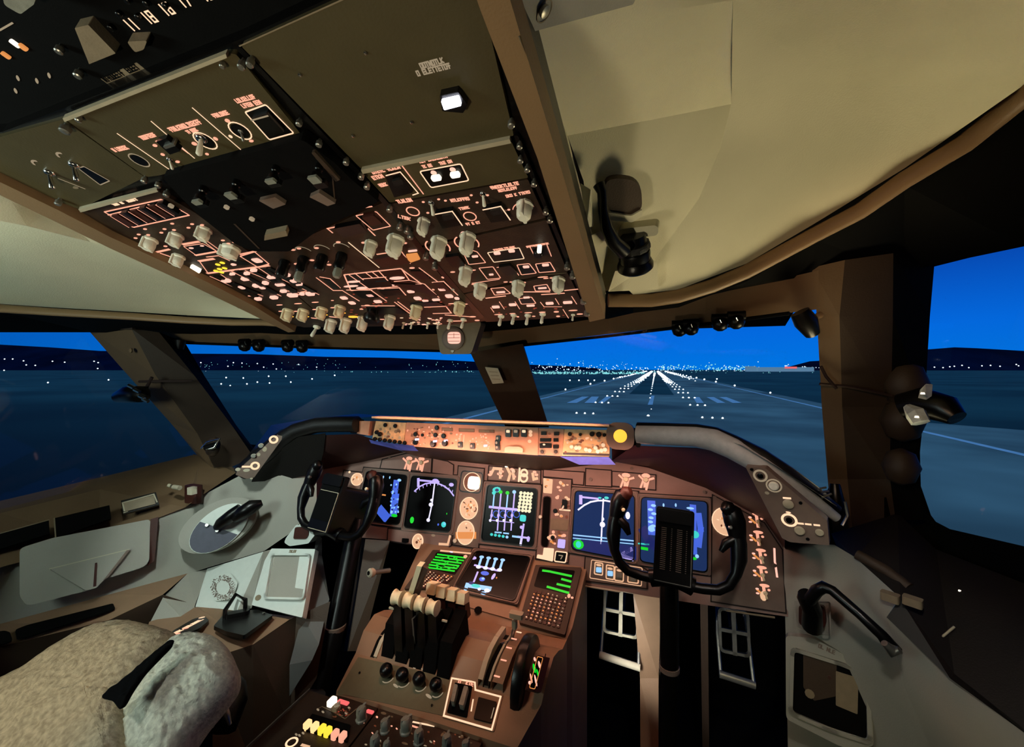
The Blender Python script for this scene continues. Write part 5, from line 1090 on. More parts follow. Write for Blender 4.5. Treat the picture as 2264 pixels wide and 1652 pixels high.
# left lever slot and its pale curved plate
def arcstrip(pts, w, mm, name, lab, lift=.003):
    b = B().m(mm); P = [p_ for p_ in pts]
    L_ = [v + Vector((-w/2,0,lift)) for v in P]; R_ = [v + Vector((w/2,0,lift)) for v in P]; b.grid([[a_+Vector((0,0,-.02)), a_, c2, c2+Vector((0,0,-.02))] for a_, c2 in zip(L_, R_)]); o = b.obj(name); tag(o, lab, 'guide'); return o
def onrow(px, py):
    """point of the curved housing seen at this place"""
    best = None; r = ray(px, py)
    for (y0, z0, *_), (y1, z1, *_) in zip(rows, rows[1:]):
        n = Vector((0, z1-z0, -(y1-y0))); o_ = Vector((0, y0, z0)); den = r.dot(n)
        if abs(den) < 1e-9: continue
        t = o_.dot(n)/den; h = r*t
        if t > 0 and min(y0,y1)-1e-4 <= h.y <= max(y0,y1)+1e-4 and (best is None or t < best[0]): best = (t, h)
    return best[1] if best else HU.hit(px, py)
arcstrip([onrow(*q) for q in ((870,1386),(855,1402),(843,1420),(835,1440),(829,1456))], .010, 'paper', 'slot_guide', 'pale curved guide strip beside the left lever slot of the pedestal', .004)
arcstrip([onrow(*q) for q in ((862,1384),(848,1400),(836,1420),(828,1440),(822,1455))], .010, 'blackmatt', 'lever_slot', 'dark curved slot at the left of the pedestal', .002)
arcstrip([onrow(*q) for q in ((1114,1400),(1098,1424),(1084,1450),(1073,1480),(1062,1520))], .012, 'paper', 'slot_guide', 'left pale curved guide strip of the flap lever slot', .018)
arcstrip([onrow(*q) for q in ((1124,1410),(1108,1436),(1095,1462),(1084,1490),(1074,1522))], .016, 'blackmatt', 'lever_slot', 'dark curved flap lever slot right of the thrust levers', .006)
arcstrip([onrow(*q) for q in ((1132,1416),(1116,1440),(1103,1466),(1092,1492),(1082,1524))], .005, 'paper', 'slot_guide', 'right thin pale guide strip of the flap lever slot', .018)
arcstrip([onrow(*q) for q in ((1148,1418),(1132,1446),(1120,1472),(1110,1500),(1100,1530))], .026, 'ped', 'detent_plate', 'curved numbered detent plate beside the flap lever slot', .020)
for k, q in enumerate(((1144,1416),(1133,1432),(1122,1452),(1110,1480),(1095,1516))): 
    c0 = onrow(*q) + Vector((0.004,0,.022)); bx = B().m('legend' if k else 'legw'); bx.box((0,0,0),(.014,.004,.001)); o = bx.obj('detent_mark'); o.location = c0; tag(o, 'small lit mark on the curved detent plate beside the flap lever', 'mark', 'detent marks')
f = B(); a = W(1142,1360,1.0); c_ = W(1132,1410,1.02)
f.m('steel').tube([c_+Vector((0,0,-.03)), c_, a], [.006,.005,.005], 8); f.m('silverpaint').box((0,0,0),(.034,.018,.012), Matrix.Translation(a), bev=.004); f.m('silverpaint').box((0,0,0),(.012,.014,.02), Matrix.Translation(a.lerp(c_,.4)), bev=.003); f.m('black').tube([c_+Vector((0,-.005,-.012)), W(1108,1430,1.0)], .008, 10)
o = f.obj('flap_lever'); tag(o, 'pale T topped flap lever below the right keypad display', 'lever')
# trim wheel
tw = B(); wc = W(1158,1492,.95); T_ = Matrix.Translation(wc + Vector((0,.02,-.02))) @ Matrix.Rotation(PI/2, 4, 'Y')
tw.m('black').lathe([(.02,-.014),(.078,-.014),(.088,-.010),(.09,0),(.088,.010),(.078,.014),(.02,.014)], 40, T_)
pd(tw, 'trim_wheel', smooth=40)
p = Panel('trim_indicator', 'narrow strip of green and pink lights at right edge of the pedestal', 'indicator', plane3((1195,1448,.945),(1165,1530,.875),(1212,1456,.95)), [(1190,1449),(1216,1455),(1196,1532),(1166,1524)], th=.01, mm='redbrown')
p.frame([(1188,1452),(1200,1455),(1182,1524),(1170,1521)], 1.4, 'orange', fill='blackmatt')
for q in ((1182,1458,6,8,'litpink'),(1181,1478,8,18,'green'),(1174,1500,5,18,'legend'),(1184,1505,5,22,'litpink'),(1192,1470,7,14,'litpink'),(1171,1510,8,7,'litpink'),(1188,1488,5,14,'green')): p.blob(*q, -.3)
p.line([(1206,1447),(1190,1520)], 2.4, 'redbrown'); p.done()
# aft stand panels
def AP(label, c, mm='ohdark'): return Panel('pedestal_control_unit', label, 'control panel', AS, c, th=.006, mm=mm, lift=.002)
p = AP('left pedestal panel with red lights and a row of small yellow keys', [(735,1536),(842,1558),(770,1652),(600,1652)])
p.line([(702,1568),(712,1563),(740,1577),(763,1590),(788,1568)], 2, 'placard'); p.light((734,1547,14,20),'litwhite','lit_key',h=.01); p.light((742,1563,15,12),'paper','lit_key',h=.008); p.light((759,1552,28,9),'red','red_light'); p.light((818,1573,18,8),'red','red_light')
p.knob(799,1578,24,h=1.2,mm='knobgrey'); p.knob(745,1562,16,h=.6)
p.block([(690,1578),(775,1603),(768,1640),(668,1612)], .003, 'blackmatt', 'key_bed')
for q, c in (((680,1597),'litwarm'),((696,1602),'litwarm'),((712,1607),'yellow'),((725,1612),'yellow'),((741,1618),'legend'),((758,1623),'legend')): p.light((q[0], q[1], 12, 17), c, 'lit_key', h=.012)
for q in ((703,1570),(714,1575),(655,1625),(662,1627),(670,1622),(765,1578),(772,1566)): p.blob(*q, 9, 4, 'legdim', -.3)
p.ring(645,1642,11,4,'legw'); p.line([(668,1648),(682,1652)], 6, 'gauge')
for k in range(26): p.blob(random.uniform(735,775), random.uniform(1566,1586), random.uniform(3,6), 2.5, random.choice(['gaugedark','placard','dimpink']))
p.done()
p = AP('right pedestal panel scattered with grey pointer knobs', [(845,1560),(1080,1618),(1060,1652),(775,1652)])
for q, w in (((851,1604),22),((897,1603),26),((926,1628),24),((829,1642),24),((988,1640),24),((1030,1650),20),((855,1650),18)): p.knob(*q, w, rz=random.uniform(-.5,.5), h=1.2, mm='knobgrey')
p.line([(914,1597),(959,1606)], 4, 'legw'); p.line([(912,1606),(924,1610)], 4, 'legend')
for k in range(44): p.blob(random.uniform(800,1050), random.uniform(1585,1650), random.uniform(4,9), random.uniform(2,4), random.choice(['legdim','placard','legend','gaugedark']), random.uniform(-.5,.1))
for q in ((848,1578,14,6),(978,1625,6,10),(1021,1630,8,9),(895,1645,16,5)): p.blob(*q, 'placard')
p.done()
# aft continuation (just outside the frame, seen from a step aside)
p = AP('plain dark pedestal panel nearest the camera', [(560,1680),(1060,1668),(1000,1900),(380,1900)]); p.done()
# ================================================================ things on the side walls, posts and header
# --- pouch recess items on the right ceiling
r = root('reading_lamp', 'black cylindrical reading lamp in the recess of the right ceiling liner', 'lamp', Plane(W(1402,560,.78), (-.1,-.75,-.65), (0,-.3,1)).mat(W(1402,560,.78)))
mT = Matrix.Rotation(PI/2, 4, 'X')
b = B(); b.lathe([(.022,-.036),(.024,-.030),(.026,-.004)], 24, mT, flute=.03); b.lathe([(.029,-.004),(.030,0),(.029,.014)], 24, mT); b.lathe([(.030,.014),(.034,.022),(.034,.030),(.03,.034)], 24, mT); b.obj('barrel', 'black', r, smooth=40)
B().lathe([(.030,-.020),(.031,-.016),(.031,-.010),(.030,-.008)], 24, mT, flute=.05).obj('focus_ring', 'rubber', r)
B().prism(rrect(.072,.020,.008,4), -.03, .0).obj('mount_rim', 'cream', r, loc=(.008,.036,-.01))
_i = r.matrix_world.inverted(); B().tube([_i @ W(*q) for q in ((1324,408,.66),(1331,425,.66),(1333,465,.675),(1341,505,.69),(1356,535,.71),(1378,556,.735))], [.010,.008,.008,.010,.012,.014], 12).obj('swing_arm', 'black', r, smooth=60)
h = Panel('sun_visor_pad', 'brown rounded pad with pale rim above the black reading lamp', 'pad', plane3((1340,400,.68),(1415,400,.68),(1400,480,.74)), [(1338,402),(1360,394),(1400,398),(1418,416),(1420,462),(1396,476),(1352,474),(1336,440)], th=.012, mm='dbrown', rnd=.012)
h.block([(1344,470),(1396,478),(1420,464),(1420,478),(1398,492),(1340,486)], .004, 'cream', 'pale_rim', r=4); h.done()
b = B().m('cream'); b.hexa([W(1283,405,.60), W(1306,420,.60), W(1308,500,.68), W(1296,505,.68), W(1283,405,.63), W(1308,420,.64), W(1312,500,.72), W(1296,505,.71)]); tag(b.obj('liner_fin'), 'narrow cream fin on the liner beside the overhead trim', 'fin')
b = B().m('cream'); b.hexa([W(1308,520,.70), W(1352,500,.72), W(1330,600,.80), W(1318,626,.82), W(1310,520,.73), W(1354,500,.76), W(1334,600,.84), W(1320,630,.86)]); tag(b.obj('liner_fin'), 'angular cream cheek below the fin, left of the reading lamp', 'fin')
b = B().m('cream'); b.hexa([W(1360,600,.80), W(1452,575,.82), W(1456,640,.88), W(1345,645,.87), W(1360,600,.84), W(1452,575,.86), W(1456,640,.92), W(1345,645,.91)]); tag(b.obj('lamp_shelf'), 'bright cream shelf below the black reading lamp', 'shelf')
# header plate with screw
p = Panel('ceiling_plate', 'grey green ceiling plate with a round screw cup at the top edge', 'plate', plane3((1160,75,.36),(1390,30,.44),(1130,-40,.31)), [(1143,-60),(1150,78),(1400,10),(1440,-80)], th=.004, mm='greyliner')
p.ring(1203,24,22,3,'placard'); p.fastener(1203,24,26,.5,'steel','screw_cup'); p.fastener(1201,22,12,1.0,'chrome','screw'); p.done()
# small grab cap on left liner edge
b = B().m('black'); b.tube([W(512,662,1.02), W(530,672,1.05), W(548,676,1.07)], [.006,.012,.006], 10); tag(b.obj('liner_clip'), 'small black clip on the lower left edge of the overhead panel', 'clip')
# --- compass box above the centre post
c = root('standby_compass', 'grey standby compass housing with glowing card above the centre post', 'compass', Plane(W(1010,752,1.28), (.2,-1,-.05), (0,0,1)).mat(W(1010,752,1.28)))
B().prism(roundpoly([(-.062,.055),(.085,.055),(.05,-.044),(-.048,-.044)], .012), -.05, .02).obj('housing', 'placard', c)
B().lathe([(.036,.02),(.036,.026),(.03,.028)], 24).obj('window_ring', 'bezel', c, loc=(-.005,.004,0)); B().prism(roundpoly([(-.02,-.018),(.02,-.018),(.02,.018),(-.02,.018)], .012, 4), .026, .032).obj('compass_card', 'litpink', c, loc=(0,.006,0))
b = B().m('gaugedark'); [b.strip([(-.018,y),(.018,y)], .0014, .0325) for y in (-.004,.006,.016)]; b.strip([(0,.02),(0,.006)], .0012, .0325); b.obj('card_lines', None, c)
B().lathe([(.005,.02),(.005,.024)], 12).obj('adjuster', 'steel', c, loc=(-.008,-.034,0))
# --- card on the centre post
p = Panel('correction_card', 'pale paper card taped to the centre post', 'card', plane3((1075,813,1.48),(1101,814,1.47),(1113,846,1.51)), [(1072,812),(1101,815),(1114,847),(1089,849)], th=.002, mm='paper')
for k in range(3): p.line([(1082+3*k, 822+8*k), (1100+3*k, 823+8*k)], 1, 'placard')
p.done()
# --- visor clips along the window heads
def clips(label, pts):
    r = root('visor_clip', label, 'clip', Matrix.Translation(W(*pts[0])), 'visor clips at the window heads')
    for i, q in enumerate(pts):
        b = B(); b.m('black').lathe([(.004,.02),(.016,.014),(.02,0),(.016,-.012),(.006,-.018)], 14, Matrix.Translation(W(*q)-W(*pts[0]))); b.obj('lobe', None, r, smooth=60)
        B().m('black').tube([W(*q)-W(*pts[0])+Vector((-.02,0,.016)), W(*q)-W(*pts[0])+Vector((.02,0,.016))], .012, 8).obj('bracket', None, r, smooth=60)
        B().m('litwhite').tube([W(q[0],q[1]-10,q[2]-.022)-W(*pts[0]), W(q[0]+3,q[1]-3,q[2]-.022)-W(*pts[0])], .0018, 6).obj('glint', 'chrome', r)
clips('left pair of black bulb-shaped clips at the head of the left windshield', [(541,766,1.47),(572,767,1.47)])
clips('right pair of black bulb-shaped clips at the head of the left windshield', [(636,768,1.47),(668,769,1.47)])
clips('left pair of black bulb-shaped clips at the head of the right windshield', [(1502,730,1.14),(1528,727,1.12)])
clips('right pair of black bulb-shaped clips at the head of the right windshield', [(1592,717,1.06),(1628,712,1.03)])
b = B().m('black'); b.tube([W(1768,690,.95), W(1782,712,.95), W(1796,738,.96)], [.02,.024,.016], 12); tag(b.obj('visor_bracket', smooth=60), 'black bracket in the upper right corner of the right windshield', 'bracket')
b = B().m('black'); b.tube([W(398,752,1.5), W(396,772,1.5)], [.02,.014], 10); tag(b.obj('visor_bracket', smooth=60), 'black bracket in the upper left corner of the left windshield', 'bracket')
# --- cords on the posts
b = B().m('string'); b.tube([W(1812,849,1.0), W(1850,853,.99), W(1870,854,.985), W(1920,864,.97), W(1972,876,.96)], .0035, 6); b.tube([W(1815,810,1.0), W(1826,832,1.0), W(1850,860,.985)], .0035, 6); tag(b.obj('tied_cord', smooth=60), 'brown cord tied in a cross on the right window post', 'cord')
b = B().m('string'); b.tube([W(308,844,1.42), W(345,843,1.40), W(425,842,1.45)], .0045, 6); b.tube([W(336,834,1.40), W(330,846,1.40), W(324,857,1.41)], .005, 6); tag(b.obj('tied_cord', smooth=60), 'brown cord tied in a cross on the left window post', 'cord')
# --- screws on the posts
for (x, y, d, l) in ((1811,697,.95,'pale screw near the top of the right window post'), (291,775,1.40,'pale screw near the top of the left window post')):
    b = B().m('trimbrown'); b.lathe([(.008,0),(.008,.004),(.004,.006)], 12, Plane(W(x,y,d),(0,-1,0),(0,0,1)).mat(W(x,y,d))); tag(b.obj('screw', smooth=60), l, 'screw')
# --- right side window latch: black grip with clear blocks
r = root('window_latch', 'black latch grip with two clear blocks on the right side window frame', 'latch', Matrix.Translation(W(2060,905,.90))); o0 = W(2060,905,.90)
B().tube([W(1995,900,.93)-o0, W(2040,890,.90)-o0, W(2090,905,.86)-o0, W(2115,925,.84)-o0], [.03,.034,.03,.018], 16).obj('grip', 'black', r, smooth=60)
B().hexa([W(*q)-o0 for q in ((2030,880,.865),(2048,884,.86),(2060,876,.86),(2040,882,.87),(2034,862,.865),(2046,850,.86),(2062,850,.86),(2048,848,.88))]).obj('clear_block', 'clear', r)
B().tube([W(2006,900,.88)-o0, W(2025,915,.86)-o0, W(2036,935,.85)-o0], [.008,.018,.016], 7).obj('clear_block', 'clear', r)
for (x, y) in ((2040,872),(2027,924)): B().lathe([(.004,0),(.003,.004)], 8).obj('bright_tip', 'litwhite', r, loc=W(x, y, .838)-o0)
for k, (x, y, rr) in enumerate(((2000,850,.045),(1995,930,.042),(1992,1032,.036))):
    r2 = B().m('dbrown'); c0 = W(x, y, .97); r2.lathe([(.004,rr*1.2),(rr*.7,rr*.9),(rr,0),(rr*.7,-rr*.9),(.004,-rr*1.2)], 16, Matrix.Translation(c0)); tag(r2.obj('frame_pad', smooth=60), ('uppermost', 'middle', 'lowest')[k] + ' dark brown rounded pad on the inner frame of the right side window', 'pad')
    b = B().m('amber'); 
    b.bm.free()
# left window latch
r = root('window_latch', 'black and chrome latch on the left side window edge', 'latch', Matrix.Translation(W(295,872,1.42))); o0 = W(295,872,1.42)
B().tube([W(262,878,1.45)-o0, W(285,872,1.42)-o0, W(312,872,1.38)-o0, W(325,880,1.38)-o0], [.02,.03,.028,.012], 14).obj('grip', 'black', r, smooth=60)
for q in ((290,855),(303,864),(314,878),(322,885)): B().tube([W(q[0]-6,q[1]-3,1.36)-o0, W(q[0]+6,q[1]+3,1.36)-o0], .006, 6).obj('chrome_tab', 'chrome', r)
# chrome clip low on the left post
r = root('post_clip', 'dark metal spring clip low on the left window post', 'clip', Matrix.Translation(W(470,988,1.5))); o0 = W(470,988,1.5)
B().lathe([(.034,-.01),(.036,0),(.03,.01)], 18, Plane(Vector((0,0,0)),(-.2,-1,.2),(0,0,1)).mat(Vector((0,0,0)))).obj('base', 'dbrown', r, smooth=60)
B().tube([W(446,992,1.46)-o0, W(458,978,1.46)-o0, W(486,970,1.46)-o0, W(474,990,1.45)-o0, W(456,994,1.45)-o0], .004, 8).obj('spring', 'chrome', r, smooth=60); B().tube([W(455,990,1.46)-o0, W(480,984,1.46)-o0], .012, 8).obj('jaw', 'black', r, smooth=60)
# hook by the right wedge
b = B().m('steel'); b.tube([W(1826,1078,.9), W(1814,1080,.9), W(1815,1088,.9), W(1832,1086,.9)], .0025, 6); b.tube([W(1838,1092,.9), W(1822,1098,.9), W(1812,1106,.9)], .0025, 6); b.tube([W(1868,1110,.9), W(1874,1140,.9), W(1862,1162,.9)], .003, 6); tag(b.obj('wire_hook', smooth=60), 'thin pale wire hooks beside the right knob panel', 'hook')
b = B().m('black'); b.tube([W(1846,1070,.97), W(1850,1110,.96), W(1848,1150,.96)], [.010,.016,.010], 12); tag(b.obj('cable_bundle', smooth=60), 'black cable bundle at the foot of the right window post', 'cable')
# --- left sill: two black slots, framed switch, white knob
SP = plane3((0,1150,1.16),(220,1095,1.33),(0,1250,1.09))
p = Panel('sill_slot', 'long black slot in the left window sill, nearest the switch', 'slot', SP, [(119,1146),(242,1117),(246,1146),(122,1190)], th=.01, mm='blackmatt', lift=.006); p.line([(120,1146),(123,1190)], 2, 'placard'); p.done()
p = Panel('sill_slot', 'long black slot in the left window sill at the left frame edge', 'slot', SP, [(-120,1210),(108,1150),(110,1180),(-120,1250)], th=.01, mm='blackmatt', lift=.006); p.line([(0,1180),(108,1150)], 2, 'placard'); p.done()
p = Panel('sill_switch', 'grey switch plate with bright frame in the left window sill', 'switch', plane3((268,1105,1.34),(350,1088,1.40),(275,1140,1.32)), [(267,1107),(345,1088),(352,1116),(272,1137)], th=.01, mm='black', lift=.008)
p.line([(275,1130),(271,1112),(340,1093),(347,1110)], 2.4, 'silverpaint'); p.block([(273,1112),(340,1095),(344,1114),(277,1131)], .004, 'placard', 'switch_cap'); p.line([(274,1134),(282,1131)], 2, 'silverpaint'); p.done()
b = B().m('paper').box((0,0,0),(.024,.022,.022), Matrix.Translation(W(425,1085,1.36)), bev=.006); tag(b.obj('window_catch'), 'small white square knob at the end of the left sill', 'knob')
b = B().m('redbrown').box((0,0,0),(.06,.03,.06), Matrix.Translation(W(428,1092,1.44)), bev=.01); tag(b.obj('latch_recess'), 'dark recess behind the small white square knob', 'recess')
b = B().m('silverpaint'); b.tube([W(384,1077,1.40), W(398,1079,1.39)], .008, 8); b.tube([W(372,1073,1.41), W(378,1075,1.41)], .006, 8); tag(b.obj('sill_catch', smooth=60), 'pale metal catch on the left sill beside the white knob', 'catch')
M['slate'] = mat('slate_disc_paint', (66, 68, 84), .5, var=.1)
# --- left wall: door panel, steering tiller
WP = plane3((45,1210,1.12),(330,1150,1.34),(210,1290,1.20))
p = Panel('wall_pocket', 'grey rectangular cover panel with a triangular fold on the left wall', 'cover', WP, [(44,1212),(115,1190),(332,1148),(330,1240),(318,1254),(235,1280),(210,1302),(60,1340),(44,1320)], th=.006, mm='greyliner', lift=.012, rnd=.01)
p.block([(110,1258),(285,1215),(214,1300),(190,1306)], .012, 'greyliner', 'folded_flap', r=4); p.line([(110,1258),(285,1215)], 2, 'paper', z=.013); p.block([(210,1245),(215,1244),(213,1296),(206,1298)], .013, 'redbrown', 'flap_groove', r=1); p.block([(281,1216),(288,1216),(238,1278),(228,1284)], .013, 'bezel', 'flap_shadow_edge', r=1); p.fastener(193,1247,6,.5,'black','screw'); p.done()
b = B().m('redbrown'); b.hexa([W(333,1148,1.33), W(350,1143,1.34), W(342,1240,1.31), W(326,1252,1.30), W(333,1148,1.36), W(350,1143,1.37), W(342,1240,1.34), W(326,1252,1.33)]); tag(b.obj('wall_groove'), 'dark red-brown vertical groove right of the grey cover panel', 'groove')
TP = plane3((430,1170,1.38),(550,1140,1.44),(450,1225,1.36))
r = root('steering_tiller', 'black steering tiller handle on a round grey disc on the left wall', 'tiller', TP.mat(TP.hit(490,1168)+TP.n*.02))
def tl(x, y, z=0): v = r.matrix_world.inverted() @ (TP.hit(x, y)+TP.n*.02); return Vector((v.x, v.y, z))
m_ = 1.4/F
B().prism([(.115*math.cos(a), .078*math.sin(a)+.012) for a in [2*PI*k/36 for k in range(36)]], -.03, -.004).obj('recess_rim', 'greyliner', r).rotation_euler = (0,0,.45)
B().prism([(.092*math.cos(a), .062*math.sin(a)) for a in [2*PI*k/36 for k in range(36)]], -.004, .002).obj('disc', 'whiteplastic', r).rotation_euler = (0,0,.7)
B().prism([(.088*math.cos(a)-.002, .060*math.sin(a)) for a in [.5*PI+.3+PI*k/16 for k in range(17)]], .002, .004).obj('disc_marking', 'slate', r).rotation_euler = (0,0,.7)
B().tube([tl(486,1167,.01), tl(500,1160,.03), tl(525,1143,.045), tl(545,1128,.05)], [.012,.02,.02,.016], 12).obj('crank', 'black', r, smooth=60)
B().tube([tl(532,1152,.05), tl(550,1140,.065), tl(572,1127,.07), tl(592,1118,.065)], [.012,.022,.024,.010], 14).obj('handle', 'black', r, smooth=60)
for q in ((465,1163),(487,1175),(499,1167)): B().lathe([(.006,0),(.005,.012)], 10).obj('bolt', 'chrome', r, loc=tl(q[0], q[1], .003))
# white socket box and framed map box
SB = plane3((640,1190,1.38),(695,1190,1.36),(670,1220,1.36))
p = Panel('cup_holder', 'white plastic socket with a square red-brown opening beside left control wheel', 'holder', SB, [(632,1190),(655,1160),(694,1166),(697,1182),(682,1202),(640,1208),(628,1200)], th=.03, mm='whiteplastic', rnd=.006, lift=.01)
p.block([(652,1166),(680,1165),(682,1182),(676,1192),(648,1192)], .004, 'redbrown', 'opening', r=4); p.done()
BX = plane3((582,1240,1.36),(695,1215,1.34),(665,1365,1.20))
p = Panel('map_box', 'white framed map box with grey inside left of the left control column', 'box', BX, [(600,1213),(697,1214),(692,1240),(668,1366),(556,1338),(585,1240)], th=.02, mm='whiteplastic', lift=.012, rnd=.004)
p.block([(606,1230),(686,1230),(672,1324),(590,1322)], .0015, 'greyliner', 'inner_recess', r=6); p.block([(662,1230),(685,1231),(672,1303),(652,1300)], .0022, 'whiteplastic', 'lit_side', r=2); p.text(635,1222,657,1222,5,'placard'); p.blob(571,1322,16,12,'placard',z=.0006)
b = B(); P_ = roundpoly([Vector(p.L(*q)) for q in ((604,1228),(688,1228),(674,1326),(588,1324))], .012, 4); b.strip(P_, .006, 0, True, h=.010); b.obj('recess_lip', 'whiteplastic', p.root); p.done()
# speaker perforations
SK = plane3((458,1258,1.405),(582,1220,1.405),(480,1350,1.27))
p = Panel('speaker_grille', 'round ring of fine perforations on the pale left console facet', 'speaker', SK, [(460,1300),(475,1272),(510,1268),(526,1290),(512,1324),(476,1330)], th=.002, mm='whiteplastic', lift=.0015, rnd=.01)
for k in range(330):
    a = random.random()*2*PI; rr = random.uniform(15, 27); p.blob(493+rr*math.cos(a)*1.0, 1300+rr*math.sin(a)*1.05, 1.9, 1.9, 'bezel')
p.done('perforations')
# oxygen mask tray & lit switch oval on the console top
CP = plane3((380,1400,1.14),(600,1360,1.22),(480,1400,1.12))
p = Panel('oxygen_mask_tray', 'dark square tray with a looped black handle on the left console', 'tray', CP, [(472,1384),(500,1352),(570,1348),(603,1360),(540,1405),(500,1396)], th=.01, mm='black', lift=.008, rnd=.006)
b = B(); q0, q1, q2 = p.L(497,1366), p.L(520,1345), p.L(542,1350); b.tube([(q0[0],q0[1],0),(q0[0],q0[1],.02),(q1[0],q1[1],.04),(q2[0],q2[1],.03),(q2[0],q2[1],0)], .006, 8); b.obj('loop_handle', 'black', p.root, smooth=60); q = p.L(525,1362); B().prism(rrect(.06,.03,.008,3), 0, .012).obj('latch', 'black', p.root, loc=(q[0],q[1],0)); p.fastener(583,1356,6,.5,'steel','screw'); p.done()
p = Panel('console_switch_plate', 'dark oval plate with a line of tiny lit letters on the left console', 'switch plate', CP, [(380,1396),(428,1368),(452,1362),(462,1372),(440,1390),(396,1408),(384,1408)], th=.006, mm='black', lift=.007, rnd=.01)
p.text(388,1402,450,1370,9,'legw',3); p.blob(446,1366,12,7,'legw'); p.blob(410,1390,12,7,'legend'); p.blob(392,1402,12,6,'legend'); p.done()
p = Panel('console_slot', 'long black recess in the copper brown ledge below the left wall', 'slot', plane3((30,1400,1.04),(250,1350,1.19),(30,1430,1.0)), [(34,1392),(60,1382),(250,1334),(255,1346),(60,1408),(38,1412)], th=.004, mm='blackmatt', lift=.006, rnd=.006); p.done()
p = Panel('console_slot', 'short black recess at the left end of the copper brown ledge', 'slot', plane3((30,1400,1.04),(250,1350,1.19),(30,1430,1.0)), [(-120,1440),(-110,1415),(10,1394),(22,1398),(28,1416),(-60,1445)], th=.004, mm='blackmatt', lift=.006, rnd=.006); p.done()
# knob on the footwell side plate
b = B(); T_ = Plane(W(826,1266,1.24),(-.3,-1,.3),(0,0,1)).mat(W(826,1266,1.24)); b.m('steel').lathe([(.007,-.06),(.007,0)], 12, T_); b.m('paper').lathe([(.011,0),(.013,.004),(.013,.014),(.009,.018)], 18, T_); b.m('black').lathe([(.006,.018),(.006,.0195)], 12, T_); tag(b.obj('pull_knob', smooth=40), 'white ringed pull knob beside the left control column', 'knob')
# --- right wall items
GPl = plane3((1745,1340,1.06),(1850,1340,.99),(1800,1400,1.02))
p = Panel('microphone_holder', 'square dark red-brown holder plate on the right wall', 'holder', GPl, [(1766,1338),(1822,1340),(1826,1380),(1818,1394),(1790,1392),(1766,1380)], th=.01, mm='redbrown', lift=.012, rnd=.008); p.frame([(1758,1330),(1834,1332),(1836,1404),(1790,1400),(1758,1386)], 3, 'greyliner'); p.done()
r = root('microphone_boom', 'long black boom handle hooked from the dark red-brown holder down along right console', 'handle', Matrix.Translation(W(1800,1340,.97))); o0 = W(1800,1340,.97)
B().tube([W(1796,1385,.99)-o0, W(1796,1350,.96)-o0, W(1782,1318,.96)-o0, W(1776,1308,.97)-o0], [.022,.020,.020,.012], 14).obj('body', 'black', r, smooth=60)
B().tube([W(1788,1330,.95)-o0, W(1806,1306,.93)-o0, W(1822,1298,.92)-o0, W(1840,1306,.91)-o0, W(1900,1358,.86)-o0, W(1950,1405,.83)-o0, W(1978,1440,.82)-o0], [.012,.013,.013,.011,.010,.011,.014], 14).obj('boom', 'black', r, smooth=60)
B().tube([W(1955,1422,.80)-o0, W(1972,1440,.80)-o0, W(1990,1438,.79)-o0], [.006,.012,.006], 10).obj('end_clip', 'steel', r, smooth=60)
MB_ = plane3((1738,1420,1.08),(1850,1450,1.0),(1745,1600,1.09))
# framed recess on the right
RB = Plane(W(1830,1530,.99), (-.25,-1,.25), (0,0,1))
p = Panel('map_box', 'grey framed map box with dark hollow on the lower right wall', 'box', RB, [(1737,1405),(1800,1412),(1925,1480),(1932,1652),(1860,1652),(1738,1590)], th=.03, mm='greyliner', lift=.01, rnd=.01)
c = [(1752,1434),(1862,1468),(1918,1492),(1922,1640),(1835,1612),(1748,1574)]
p.block(c, .001, 'blackmatt', 'inner_recess', r=8); p.block([(1776,1442),(1850,1466),(1848,1540),(1800,1550),(1776,1520)], .002, 'dbrown', 'recess_wall', r=2); p.block([(1848,1484),(1898,1500),(1896,1580),(1848,1560)], .0025, 'placard', 'lit_paper', r=2)
b = B(); b.strip(roundpoly([Vector(p.L(*q)) for q in c], .012, 4), .008, 0, True, h=.008); b.obj('recess_lip', 'greyliner', p.root); p.text(1809,1431,1852,1450,7,'bezel'); p.blob(1833,1497,6,8,'redbrown',z=.004); p.blob(1790,1533,18,18,'placard',z=.004); p.done()
for k, (x, y, d) in enumerate(((1968,1320,.86),(2018,1330,.83))):
    b = B().m('placard').box((0,0,0),(.03,.02,.016), Matrix.Translation(W(x,y,d)) @ Matrix.Rotation(-.6,4,'Z'), bev=.004); tag(b.obj('console_tab'), ('left', 'right')[k] + ' of two small pale tabs on the dark right console', 'tab')
for k, (a_, c_) in enumerate((((2066,1423,.80),(2110,1386,.80)), ((2190,1514,.72),(2236,1474,.72)))):
    b = B().m('silverpaint').tube([W(*a_), W(*c_)], .0022, 8); tag(b.obj('grab_bar', smooth=60), ('upper', 'lower')[k] + ' thin shiny bar handle on the dark right console', 'handle')
b = B().m('litwhite').lathe([(.003,0),(.002,.003)], 8, Matrix.Translation(W(2122,1308,.85))); tag(b.obj('indicator_lamp'), 'tiny white point of light on the dark right console', 'light')
b = B().m('dbrown'); b.tube([W(1895,1226,.97), W(1960,1262,.92), W(2010,1300,.88)], .012, 10); tag(b.obj('console_rail', smooth=60), 'dark brown rail along the front of the right console', 'rail')
